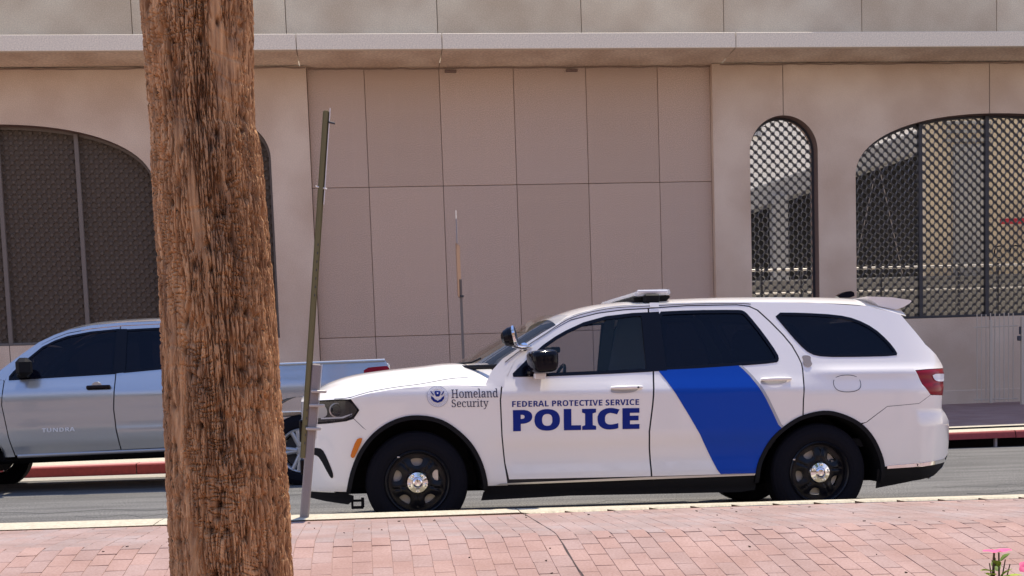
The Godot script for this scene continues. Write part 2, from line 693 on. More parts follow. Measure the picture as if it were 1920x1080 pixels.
func make_ground() -> void:
	var st := new_st()
	quad(st, Vector3(-450, -0.75, -450), Vector3(450, -0.75, -450), Vector3(450, -0.75, 450), Vector3(-450, -0.75, 450), Vector3.UP)
	obj("ground", st, M.plain_paving).set_meta("kind", "structure")
	sheet("road", -60, 60, -8.6, -16.75, 60, 10, road_y, M.asphalt, self).set_meta("kind", "structure")
	# thin worn cracks and seams in the asphalt
	var cracks := ground_piece("road_crack")
	for k in 12:
		var pts := []
		var cx := rng.randf_range(-7.0, 8.0)
		var cz := rng.randf_range(-12.8, -9.6)
		var run := rng.randf_range(0.8, 3.0)
		for i in 14:
			var x := cx + run * (i / 13.0)
			var z := cz + 0.10 * sin(i * 1.7 + k) + rng.randf_range(-0.05, 0.05)
			pts.append(Vector3(x, road_y(x, z) - 0.006, z))
		var cst := new_st()
		tube(cst, pts, rng.randf_range(0.009, 0.014), 6)
		obj("crack", cst, M.tar, cracks)
	sheet("gutter", -40, 6.2, -15.95, -16.7, 40, 1, func(x, z): return road_y(x, z) + 0.004, M.gutter_concrete, self).set_meta("kind", "structure")
	# near kerb
	var kerb := ground_piece("kerb")
	var bw := func(x: float) -> float: return curve_at([-14.0, 0.50, -2.5, 0.50, -0.5, 0.42, 1.2, 0.32, 2.6, 0.2, 4.8, 0.24, 16.0, 0.24], x)
	var xs := -13.4
	var kk := 0
	while xs < 15.0:
		var x1 := xs + 2.394
		st = new_st()
		var rows := []
		for i in 9:
			var x := lerpf(xs, x1, i / 8.0)
			var yk := kerb_y(x)
			var w: float = bw.call(x)
			var pr := []
			for q in [[-8.705, -0.35], [-8.70, -0.05], [-8.692, -0.012], [-8.675, 0.0], [-8.70 + w * 0.55, 0.006], [-8.70 + w, 0.004], [-8.69 + w, -0.05]]:
				pr.append(Vector3(x, yk + q[1], q[0]))
			rows.append(pr)
		loft(st, rows, Vector3(0, 1, -0.4))
		fast_child("kerb_stone", kk, st.commit(), M.kerb_cream, kerb, Transform3D())
		kk += 1
		xs += 2.4
	# near pavement: bricks laid in running bond across the walk
	var walk := ground_piece("pavement")
	sheet("bedding", -10, 12, -8.5, -4.0, 44, 90, func(x, z): return walk_y(x, z) - 0.0042, M.sand_joint, walk)
	sheet("plain_paving", -60, 60, -4.0, 40, 24, 8, func(x, z): return walk_y(x, -4.0) - 0.004, M.plain_paving, walk)
	var brick_meshes := []
	for v in 3:
		st = new_st()
		box(st, Vector3(0, -0.03, 0), Vector3(0.1002 - 0.0006 * v, 0.06, 0.2016 - 0.0006 * v), 0.0013)
		brick_meshes.append(st.commit())
	for v in 3:
		st = new_st()
		box(st, Vector3(0, -0.03, 0), Vector3(0.1008 - 0.0004 * v, 0.06, 0.2031), 0.0014)
		brick_meshes.append(st.commit())
	var spots := []
	var pitch_x := 0.1025
	for i in range(-84, 108):
		var x := i * pitch_x + 0.04
		var seam := 0.0
		var off := 0.102 if i % 2 == 0 else 0.0
		off += 0.012 * sin(i * 12.9898)
		for j in 24:
			var z := -8.56 + off + j * 0.2035
			if z > -4.05 or z < -8.66 + bw_at(x) + 0.10:
				continue
			var key := Vector2(x, z)
			var steep := z > -6.86
			spots.append([steep, key, seam])
	# the 300 that show largest: those nearest the camera inside the picture
	var score := func(s) -> float:
		var x: float = s[1].x
		var z: float = s[1].y
		var d := -z
		var px: float = (x * cos(0.112) - d * sin(0.112)) / (d * cos(0.112) + x * sin(0.112)) * 2350.0
		var depth := walk_y(x, z) - 1.116
		var py := 727.0 - 0.0345 * px - depth * 2350.0 / d - 15.0
		return d if absf(px) < 985.0 and py < 1092.0 else d + 100.0
	spots.sort_custom(func(a, b): return score.call(a) < score.call(b))
	var mmx := [[], [], [], [], [], []]
	var n := 0
	for s in spots:
		var x: float = s[1].x + s[2]
		var z: float = s[1].y
		var y := walk_y(x, z)
		var slope_z := (walk_y(x, z + 0.05) - walk_y(x, z - 0.05)) / 0.1
		var nrm := Vector3(0.0178, 1.0, -slope_z).normalized()
		var bx := Vector3(1, -0.0178, 0).normalized()
		var bz := bx.cross(nrm).normalized()
		var bb := Basis(bx, nrm, bz) * Basis.from_euler(Vector3(rng.randf_range(-0.008, 0.008), rng.randf_range(-0.012, 0.012), rng.randf_range(-0.012, 0.012)))
		var sink := rng.randf_range(-0.0008, 0.0003) if s[0] else rng.randf_range(-0.0004, 0.0002)
		var xf := Transform3D(bb, Vector3(x + rng.randf_range(-0.0012, 0.0012), y + sink, z))
		if n < 300:
			fast_child("brick", n, brick_meshes[n % 3 + (0 if s[0] else 3)], M["brick_tone_%d" % rng.randi_range(0, 4)] if s[0] else M["apron_tone_%d" % rng.randi_range(0, 2)], walk, xf)
		else:
			mmx[rng.randi_range(0, 2) + (0 if s[0] else 3)].append(xf)
		n += 1
	for k in 6:
		var mm := MultiMesh.new()
		mm.transform_format = MultiMesh.TRANSFORM_3D
		mm.mesh = brick_meshes[k]
		mm.instance_count = mmx[k].size()
		for i in mmx[k].size():
			mm.set_instance_transform(i, mmx[k][i])
		var mi := MultiMeshInstance3D.new()
		mi.name = "brickwork" if k == 0 else "brickwork_%03d" % k
		mi.multimesh = mm
		mi.material_override = M["brick_tone_%d" % k] if k < 3 else M["apron_tone_%d" % (k - 3)]
		mi.set_meta("kind", "stuff")
		walk.add_child(mi, true)
	# an open crack that runs across the walk between two courses
	var crow := []
	for k in 40:
		var z := lerpf(-8.36, -5.2, k / 39.0)
		var x := 1.014 + rng.randf_range(-0.0015, 0.0015) + 0.012 * smoothstep(-6.6, -5.6, z)
		var w := 0.0030 + 0.0016 * sin(k * 0.9) + 0.0022 * smoothstep(-7.0, -6.2, z)
		crow.append([Vector3(x - w, walk_y(x, z) + 0.0012, z), Vector3(x + w, walk_y(x, z) + 0.0012, z)])
	var cks := new_st()
	loft(cks, crow, Vector3.UP)
	obj("crack", cks, M.joint_soot, walk)
	# grit and dry leaf bits
	var gst := new_st()
	for k in 60:
		var x := rng.randf_range(-3.0, 5.0)
		var z := rng.randf_range(-8.2, -5.7)
		var w := rng.randf_range(0.003, 0.008)
		var e := Basis.from_euler(Vector3(rng.randf_range(-0.3, 0.3), rng.randf() * TAU, rng.randf_range(-0.3, 0.3)))
		box(gst, Vector3.ZERO, Vector3(w * 2.2, 0.004, w), 0.0, Transform3D(e, Vector3(x, walk_y(x, z) + 0.003, z)))
	obj("grit", gst, M.soil, walk).set_meta("kind", "stuff")
	# far kerb and pavement
	var fk := ground_piece("kerb")
	var fy := func(x: float) -> float: return 0.196 - 0.0026 * clampf(x, -14.0, 16.0)
	kk = 0
	xs = -23.0
	while xs < 30.0:
		var x1 := xs + 1.988
		st = new_st()
		var inlet := xs > 6.9 and xs < 11.5
		var lowy: float = fy.call(xs) - 0.105 if inlet else -0.3
		var rows := []
		for i in 2:
			var x := lerpf(xs, x1, i)
			var y: float = fy.call(x)
			rows.append([Vector3(x, lowy, -16.62), Vector3(x, y - 0.03, -16.64), Vector3(x, y - 0.008, -16.65), Vector3(x, y, -16.675)])
		loft(st, rows, Vector3(0, 0.3, 1))
		if inlet:
			quad(st, Vector3(xs, lowy, -16.62), Vector3(x1, lowy, -16.62), Vector3(x1, lowy, -17.4), Vector3(xs, lowy, -17.4), Vector3.DOWN)
		fast_child("painted_face", kk, st.commit(), M.kerb_red, fk, Transform3D())
		st = new_st()
		quad(st, Vector3(xs, fy.call(xs) + 0.0, -16.675), Vector3(x1, fy.call(x1) + 0.0, -16.675), Vector3(x1, fy.call(x1) + 0.002, -16.95), Vector3(xs, fy.call(xs) + 0.002, -16.95), Vector3.UP)
		fast_child("kerb_top", kk, st.commit(), M.kerb_red_worn if xs < 4.0 else M.kerb_cream, fk, Transform3D())
		kk += 1
		xs += 2.0
	st = new_st()
	box(st, Vector3(8.72, 0.0, -16.68), Vector3(0.035, 0.26, 0.05), 0.006)
	obj("inlet_post", st, M.grey_steel, fk)
	st = new_st()
	quad(st, Vector3(6.9, -0.4, -17.4), Vector3(12.9, -0.4, -17.4), Vector3(12.9, 0.2, -17.4), Vector3(6.9, 0.2, -17.4), Vector3(0, 0, 1))
	quad(st, Vector3(6.9, -0.25, -17.4), Vector3(12.9, -0.25, -17.4), Vector3(12.9, -0.25, -16.6), Vector3(6.9, -0.25, -16.6), Vector3(0, 1, 0))
	obj("inlet_void", st, M.void_black, fk)
	var fw := ground_piece("pavement")
	sheet("concrete_band", -60, 60, -16.95, -18.35, 30, 1, func(x, z): return fy.call(x) + 0.001, M.kerb_cream, fw)
	sheet("far_paving", -60, 60, -18.35, -26.2, 30, 2, func(x, z): return lerpf(fy.call(x) + 0.001, 0.27, (z + 18.35) / -7.85), M.far_paving, fw)


func bw_at(x: float) -> float:
	return curve_at([-14.0, 0.50, -2.5, 0.50, -0.5, 0.42, 1.2, 0.32, 2.6, 0.2, 4.8, 0.24, 16.0, 0.24], x)


# ------------------------------------------------------------------ building

func arch(cx: float, a: float, sill: float, spring: float, top: float, pw: float, grow := 0.0) -> PackedVector2Array:
	var p := PackedVector2Array([Vector2(cx - a - grow, sill - grow), Vector2(cx + a + grow, sill - grow)])
	var n := 40
	for i in n + 1:
		var t := PI * i / n
		var c := cos(t)
		var s := sin(t)
		p.append(Vector2(cx + (a + grow) * signf(c) * pow(absf(c), 2.0 / pw), spring + (top - spring + grow) * pow(absf(s), 2.0 / pw)))
	return p


func rect(x0: float, x1: float, y0: float, y1: float) -> PackedVector2Array:
	return PackedVector2Array([Vector2(x0, y0), Vector2(x1, y0), Vector2(x1, y1), Vector2(x0, y1)])


func flat_panel(st: SurfaceTool, outer: PackedVector2Array, holes: Array, z: float, cell := 0.6) -> void:
	patch(st, outer, holes, func(u, v): return Vector3(u, v, z), cell)


func make_building() -> void:
	var b := thing("concrete_building", "large beige concrete building with arched screened windows filling the background", "building", Vector3(3.2, 0.2, -26.0))
	var inv := Transform3D(Basis(), -b.position)
	var zf := -26.0
	var wins := [
		arch(13.58, 3.105, 2.13, 5.16, 6.43, 2.2), arch(8.915, 0.735, 2.13, 5.70, 6.435, 2.0),
		arch(-2.44, 0.735, 2.13, 5.70, 6.435, 2.0), arch(-7.106, 3.105, 2.13, 5.16, 6.43, 2.2)]
	# front wall in panels with open joints
	var g := 0.007
	var panels := [
		rect(7.40, 8.915 - g, -0.4, 7.5), rect(8.915 + g, 13.46 - g, -0.4, 7.5), rect(13.46 + g, 20.0, -0.4, 7.5), rect(20.02, 45.0, -0.4, 7.5),
		rect(-2.44 + g, -0.925, -0.4, 7.5), rect(-7.0 + g, -2.44 - g, -0.4, 7.5), rect(-13.0, -7.0 - g, -0.4, 7.5), rect(-40.0, -13.02, -0.4, 7.5)]
	for p in panels:
		var st := new_st()
		flat_panel(st, p, wins, zf, 0.8)
		var o := obj("wall_panel", st, M.stucco, b)
		o.transform = inv
	var st2 := new_st()
	flat_panel(st2, rect(-40, -0.95, -0.4, 7.5), wins, zf - 0.022, 1.2)
	flat_panel(st2, rect(7.42, 45, -0.4, 7.5), wins, zf - 0.022, 1.2)
	obj("joint_backing", st2, M.joint_dark, b).transform = inv
	st2 = new_st()
	flat_panel(st2, rect(-40, -0.95, -0.4, 7.5), wins, zf - 0.45, 1.2)
	flat_panel(st2, rect(7.42, 45, -0.4, 7.5), wins, zf - 0.45, 1.2)
	obj("inner_face", st2, M.court_pale, b).transform = inv
	# plinth on the right
	st2 = new_st()
	box(st2, Vector3(24.5, 0.28, -25.97), Vector3(34.0, 0.56, 0.06), 0.01)
	box(st2, Vector3(-19.5, 0.28, -25.97), Vector3(37.0, 0.56, 0.06), 0.01)
	obj("plinth", st2, M.stucco, b).transform = inv
	# reveals of the four openings
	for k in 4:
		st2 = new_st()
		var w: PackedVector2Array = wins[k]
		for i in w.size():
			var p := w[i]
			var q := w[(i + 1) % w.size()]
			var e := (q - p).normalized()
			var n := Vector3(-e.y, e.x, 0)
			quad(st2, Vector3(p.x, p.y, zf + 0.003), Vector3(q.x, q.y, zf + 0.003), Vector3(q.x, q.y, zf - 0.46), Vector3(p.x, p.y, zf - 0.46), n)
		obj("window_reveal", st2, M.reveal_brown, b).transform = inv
	# recessed bay of aggregate panels
	var xs := [-0.92, 0.228, 1.745, 3.267, 4.772, 6.281, 7.40]
	var ys := [-0.4, 2.094, 5.125, 7.52]
	for i in 6:
		for j in 3:
			st2 = new_st()
			var gg := 0.0055
			box(st2, Vector3((xs[i] + xs[i + 1]) * 0.5, (ys[j] + ys[j + 1]) * 0.5, -26.22), Vector3(xs[i + 1] - xs[i] - 2 * gg, ys[j + 1] - ys[j] - 2 * gg, 0.12), 0.006)
			obj("bay_panel", st2, M["aggregate_%d" % ((i * 2 + j) % 3)], b).transform = inv
	st2 = new_st()
	quad(st2, Vector3(-1.0, -0.4, -26.21), Vector3(7.5, -0.4, -26.21), Vector3(7.5, 7.6, -26.21), Vector3(-1.0, 7.6, -26.21), Vector3(0, 0, 1))
	obj("bay_backing", st2, M.joint_dark, b).transform = inv
	for e in [[-0.925, 1.0], [7.40, -1.0]]:
		st2 = new_st()
		quad(st2, Vector3(e[0], -0.4, zf), Vector3(e[0], 7.5, zf), Vector3(e[0], 7.5, -26.3), Vector3(e[0], -0.4, -26.3), Vector3(e[1], 0, 0))
		obj("bay_jamb", st2, M.stucco, b).transform = inv
	# two small vents under the soffit in the bay
	for x in [1.98, 4.48]:
		st2 = new_st()
		box(st2, Vector3(x, 7.415, -26.14), Vector3(0.24, 0.05, 0.06), 0.008)
		obj("vent", st2, M.reveal_brown, b).transform = inv
	# ledge: soffit and fascia in three lengths
	var cuts := [-40.0, -1.05, 1.75, 7.62, 45.0]
	for i in 4:
		st2 = new_st()
		box(st2, Vector3((cuts[i] + cuts[i + 1]) * 0.5, 7.712, -25.06), Vector3(cuts[i + 1] - cuts[i] - 0.012, 0.30, 0.12), 0.008)
		obj("fascia", st2, M.fascia_paint, b).transform = inv
		st2 = new_st()
		var x0: float = cuts[i] + 0.006
		var x1: float = cuts[i + 1] - 0.006
		quad(st2, Vector3(x0, 7.566, -25.12), Vector3(x1, 7.566, -25.12), Vector3(x1, 7.5, -26.3), Vector3(x0, 7.5, -26.3), Vector3(0, -1, 0))
		quad(st2, Vector3(x0, 7.855, -25.06), Vector3(x1, 7.855, -25.06), Vector3(x1, 7.875, -26.3), Vector3(x0, 7.875, -26.3), Vector3(0, 1, 0))
		obj("soffit", st2, M.soffit_paint, b).transform = inv
	# thin rough sealant line between soffit and wall
	st2 = new_st()
	var pts := []
	for i in 160:
		var x := lerpf(-14.0, 20.0, i / 159.0)
		pts.append(Vector3(x, 7.475 + rng.randf_range(-0.012, 0.012), -25.995 if x < -0.92 or x > 7.4 else -26.15))
	tube(st2, pts, 0.014, 5)
	obj("sealant", st2, M.joint_dark, b).transform = inv
	# upper wall slabs
	var ux := [-40.0, -10.2, -7.25, -4.261, -1.274, 1.742, 4.685, 7.672, 10.644, 13.62, 16.6, 45.0]
	for i in ux.size() - 1:
		st2 = new_st()
		var top := 25.9 if ux[i] > 10.0 else 10.4     # the right wing is a tower
		box(st2, Vector3((ux[i] + ux[i + 1]) * 0.5, (7.7 + top) * 0.5, -26.2), Vector3(ux[i + 1] - ux[i] - 0.012, top - 7.7, 0.4), 0.006)
		obj("upper_slab", st2, M["upper_concrete_%d" % ((i * 2) % 3)], b).transform = inv
	st2 = new_st()
	box(st2, Vector3(-14.6, 9.05, -26.7), Vector3(50.4, 2.6, 0.9))
	box(st2, Vector3(27.8, 16.85, -26.7), Vector3(34.2, 18.0, 0.9))
	obj("upper_core", st2, M.court_pale, b).transform = inv
	# screens
	var ring := ring_mesh()
	var shut := ring_mesh(0.018, 0.056)
	screen(wins[0], 13.58, [11.996, 13.498, 14.998], ring, M.bronze_screen, M.screen_bar, null, "wide arched window screen of dark metal rings, right of the narrow arch")
	screen(wins[1], 8.915, [], ring, M.bronze_screen, M.screen_bar, null, "narrow arched window screen of dark metal rings above the white police car roof")
	screen(wins[2], -2.44, [], shut, M.brown_screen, M.brown_bar, M.brown_board, "narrow arched window closed with brown screen, mostly behind the palm trunk")
	screen(wins[3], -7.106, [-5.507, -7.017, -8.53], shut, M.brown_screen, M.brown_bar, M.brown_board, "wide arched window closed with brown ring screen above the silver pickup")


func ring_mesh(d := 0.055, stud := 0.052) -> ArrayMesh:
	var st := new_st()
	var seg := 12
	var r0 := 0.0600
	var r1 := 0.0672
	for k in seg:
		var a := TAU * k / seg
		var b := TAU * (k + 1) / seg
		var ca := Vector3(cos(a), sin(a), 0)
		var cb := Vector3(cos(b), sin(b), 0)
		var back := Vector3(0, 0, -d)
		quad(st, ca * r0, cb * r0, cb * r1, ca * r1, Vector3(0, 0, 1))
		tri(st, ca * r0, cb * r0, cb * r0 + back, -ca, -cb, -cb)
		tri(st, ca * r0, cb * r0 + back, ca * r0 + back, -ca, -cb, -ca)
	# the square stud between four rings
	box(st, Vector3(0.095, 0, -d * 0.4), Vector3(stud, stud, d * 0.7), 0.004)
	return st.commit()


func screen(w: PackedVector2Array, cx: float, bars: Array, ring: Mesh, m: Material, bar_m: Material, board: Material, label: String) -> void:
	var zz := -26.25
	var sc := thing("window_screen", label, "window screen", Vector3(cx, 2.13, zz), "ring screens of the building")
	var lo := w[0]
	var hi := w[0]
	for p in w:
		lo = lo.min(p)
		hi = hi.max(p)
	# rim
	var st := new_st()
	var inner: Array = Geometry2D.offset_polygon(w, -0.055)
	var holes := [inner[0]]
	flat_panel(st, w, holes, 0.012, 0.5)
	var o := obj("rim", st, bar_m, sc)
	o.position = Vector3(-cx, -2.13, 0)
	for x in bars:
		st = new_st()
		var top := 2.2
		for i in 200:
			var y := 2.2 + i * 0.022
			if Geometry2D.is_point_in_polygon(Vector2(x, y), w):
				top = y
		box(st, Vector3(x - cx, (top + 2.13) * 0.5 - 2.13, 0.03), Vector3(0.085, top - 2.13, 0.10), 0.01)
		obj("mullion", st, bar_m, sc)
	st = new_st()
	box(st, Vector3(0, 0.03, 0.02), Vector3(hi.x - lo.x - 0.02, 0.06, 0.10), 0.01)
	obj("bottom_rail", st, bar_m, sc)
	if board:
		st = new_st()
		flat_panel(st, w, [], -0.024, 0.6)
		o = obj("backing_board", st, board, sc)
		o.position = Vector3(-cx, -2.13, 0)
	var px := 0.19
	var spots := []
	var rows := int((hi.y - lo.y) / (px * 0.5)) + 1
	var cols := int((hi.x - lo.x) / px) + 2
	for j in rows:
		for i in cols:
			var x := lo.x + 0.02 + i * px + (px * 0.5 if j % 2 == 1 else 0.0)
			var y := lo.y + 0.09 + j * px * 0.5
			if Geometry2D.is_point_in_polygon(Vector2(x, y), w):
				spots.append(Vector2(x, y))
	# the ones that are in the picture and show largest come first
	spots.sort_custom(func(a, b): return vis_score(a) < vis_score(b))
	var mm := MultiMesh.new()
	mm.transform_format = MultiMesh.TRANSFORM_3D
	mm.mesh = ring
	mm.instance_count = maxi(0, spots.size() - 300)
	for i in spots.size():
		var xf := Transform3D(Basis(), Vector3(spots[i].x - cx, spots[i].y - 2.13, 0))
		if i < 300:
			fast_child("ring", i, ring, m, sc, xf)
		else:
			mm.set_instance_transform(i - 300, xf)
	if mm.instance_count > 0:
		var mi := MultiMeshInstance3D.new()
		mi.name = "ringwork"
		mi.multimesh = mm
		mi.material_override = m
		mi.set_meta("kind", "stuff")
		sc.add_child(mi, true)


func vis_score(p: Vector2) -> float:
	var s := absf(p.x - 3.0)
	if p.x > 14.4 or p.x < -6.9:
		s += 50.0
	if p.y < 2.9 and p.x > 5.0 and p.x < 11.9:
		s += 50.0
	if p.x < -1.75 and p.x > -4.0:
		s += 20.0
	return s + p.y * 0.01


func make_courtyard() -> void:
	var st := new_st()
	quad(st, Vector3(-12, 1.7, -26.5), Vector3(40, 1.7, -26.5), Vector3(40, 1.7, -70), Vector3(-12, 1.7, -70), Vector3.UP)
	obj("courtyard_floor", st, M.court_floor).set_meta("kind", "structure")
	# pale annex on the right
	var a := thing("annex_wall", "pale beige inner building seen through the right window screen", "building", Vector3(17, 1.7, -31.3))
	st = new_st()
	box(st, Vector3(2.9, 2.8, 0), Vector3(11.1, 5.8, 0.4), 0.02)
	obj("wall", st, M.court_wall, a)
	st = new_st()
	box(st, Vector3(-1.42, 2.5, 0.23), Vector3(0.95, 5.0, 0.06), 0.01)
	obj("door_panel", st, M.court_grey, a)
	for k in 3:
		st = new_st()
		box(st, Vector3(-1.5, 5.1 + 0.22 * k, 0.23), Vector3(1.25, 0.07, 0.06), 0.01)
		obj("louvre", st, M.court_grey, a)
	st = new_st()
	box(st, Vector3(0.05, 2.65, 0.4), Vector3(0.75, 0.14, 0.05), 0.01)
	box(st, Vector3(0.90, 2.48, 0.4), Vector3(1.0, 0.62, 0.05), 0.03)
	var rs := obj("hanging_sign", st, M.sign_red)
	rs.position = Vector3(17, 1.7, -31.3) + Vector3(-0.5, 0.35, 0.2)
	tag(rs, "dark red sign hanging on the beige wall behind the right window screen", "sign")
	st = new_st()
	for k in 3:
		var c := Vector3(-0.75 + 0.42 * k, 1.95, 0.35)
		var ring := []
		for i in 12:
			var t := TAU * i / 13.0 + k
			ring.append(c + Vector3(cos(t) * 0.15, sin(t) * 0.15, 0))
		tube(st, ring, 0.018, 5)
	var ir := obj("iron_scroll", st, M.gloss_black)
	ir.position = Vector3(17, 1.7, -31.3) + Vector3(0.0, 0.3, 0.1)
	tag(ir, "black curled ironwork under the red sign behind the screen", "ironwork")
	# parking ramp that climbs to the right, dark underneath
	var r := thing("parking_ramp", "grey sloping concrete ramp with dark space beneath, behind the arched screens", "ramp", Vector3(12, 1.7, -34))
	st = new_st()
	var dirx := Vector3(4.711, 1.488, 0).normalized()
	var xf := Transform3D(Basis(dirx, Vector3(-dirx.y, dirx.x, 0), Vector3(0, 0, 1)), Vector3(0.5, 4.68, 0))
	box(st, Vector3(0, 0, 0), Vector3(12.0, 0.55, 0.3), 0.02, xf)
	obj("parapet", st, M.court_grey, r)
	st = new_st()
	box(st, Vector3(0, -0.2, -4.0), Vector3(12.0, 0.25, 7.6), 0.02, xf)
	obj("deck", st, M.court_grey, r)
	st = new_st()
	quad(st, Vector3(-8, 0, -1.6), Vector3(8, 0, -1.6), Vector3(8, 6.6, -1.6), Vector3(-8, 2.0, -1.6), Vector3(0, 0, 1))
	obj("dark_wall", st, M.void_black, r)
	for x in [-0.55]:
		st = new_st()
		box(st, Vector3(x, 2.1, 0.1), Vector3(0.42, 4.2 + (1.0 if x > 0 else 0.0), 0.35), 0.02)
		obj("pillar", st, M.court_grey, r)
	for e in [[1.35, 2.9, 2.15, 4.6], [3.1, 2.9, 2.3, 4.9]]:
		st = new_st()
		tube(st, [Vector3(e[0], e[1] - 1.6, 0.2), Vector3(e[2], e[3], 0.2)], 0.014, 5)
		obj("brace", st, M.grey_steel, r)
	# bright building far behind
	var f := thing("far_building", "bright white building glimpsed above the ramp through the screens", "building", Vector3(12, 1.7, -48))
	st = new_st()
	box(st, Vector3(2, 7, 0), Vector3(26, 14, 1), 0.02)
	obj("wall", st, M.court_pale, f)
	for k in 4:
		st = new_st()
		box(st, Vector3(-0.2 + 1.1 * k, 8.4 + 0.2 * k, 0.55), Vector3(0.55, 1.3, 0.1), 0.02)
		obj("window", st, M.court_grey, f)
	# railing and a low wall behind the screens
	var rl := thing("railing", "grey metal railing along the edge behind the wide window screen", "railing", Vector3(12.5, 1.7, -27.6))
	st = new_st()
	tube(st, [Vector3(-4, 1.67, 0), Vector3(4, 1.64, 0)], 0.03, 6)
	obj("top_rail", st, M.galvanised, rl)
	st = new_st()
	tube(st, [Vector3(-4, 1.15, 0), Vector3(4, 1.13, 0)], 0.02, 6)
	obj("mid_rail", st, M.galvanised, rl)
	for k in 9:
		st = new_st()
		box(st, Vector3(-3.6 + k * 0.93, 0.85, 0), Vector3(0.05, 1.7, 0.05), 0.006)
		obj("baluster_post", st, M.screen_bar, rl)
	st = new_st()
	box(st, Vector3(0, 0, 0), Vector3(9, 1.15, 0.25), 0.02)
	var lw := obj("low_wall", st, M.court_low)
	lw.position = Vector3(12.8, 2.75, -30.2)
	tag(lw, "low pale wall behind the railing, seen through the wide screen", "wall")


# ------------------------------------------------------------------ white police car

# half width of the body at length u (front negative) and height v
func suv_w(u: float, v: float) -> float:
	var w := 0.95
	w -= 0.03 * smoothstep(0.98, 1.08, v)
	if v > 1.06:
		w -= (v - 1.06) * 0.42
	if v < 0.95:
		var t := (0.95 - v) / 0.6
		w -= 0.004 * t * t
		# lower doors tuck in, then kick out again above the sill
		var door := smoothstep(-1.1, -0.8, u) * (1.0 - smoothstep(1.0, 1.3, u))
		w -= door * 0.020 * smoothstep(0.70, 0.56, v)
		w += door * 0.014 * smoothstep(0.50, 0.40, v)
		w -= 0.03 * smoothstep(0.36, 0.24, v)
	# haunch crease over the rear wheel and soft swelling round the wheel arches
	w += 0.020 * exp(-pow((v - 1.115) / 0.04, 2.0)) * smoothstep(1.35, 1.7, u)
	if u < -1.75:
		w -= 0.55 * pow((-1.75 - u) / 0.75, 2.2)
	if u > 2.1:
		w -= 0.42 * pow((u - 2.1) / 0.65, 3.0)
	if u > 2.3 and v < 0.8:
		w += 0.03 * smoothstep(0.86, 0.72, v)
	return maxf(w, 0.1)


func suv_f(off := 0.0) -> Callable:
	return func(u, v): return Vector3(u, v, suv_w(u, v) + off)


func both(called: String, p: PackedVector2Array, holes: Array, off: float, cell: float, m: Material, root: Node, far_too := true) -> MeshInstance3D:
	var st := new_st()
	patch(st, p, holes, suv_f(off), cell)
	var o := obj(called, st, m, root)
	if far_too:
		st = new_st()
		patch(st, p, holes, suv_f(off), cell * 1.6, -1.0)
		obj(called, st, m, root)
	return o


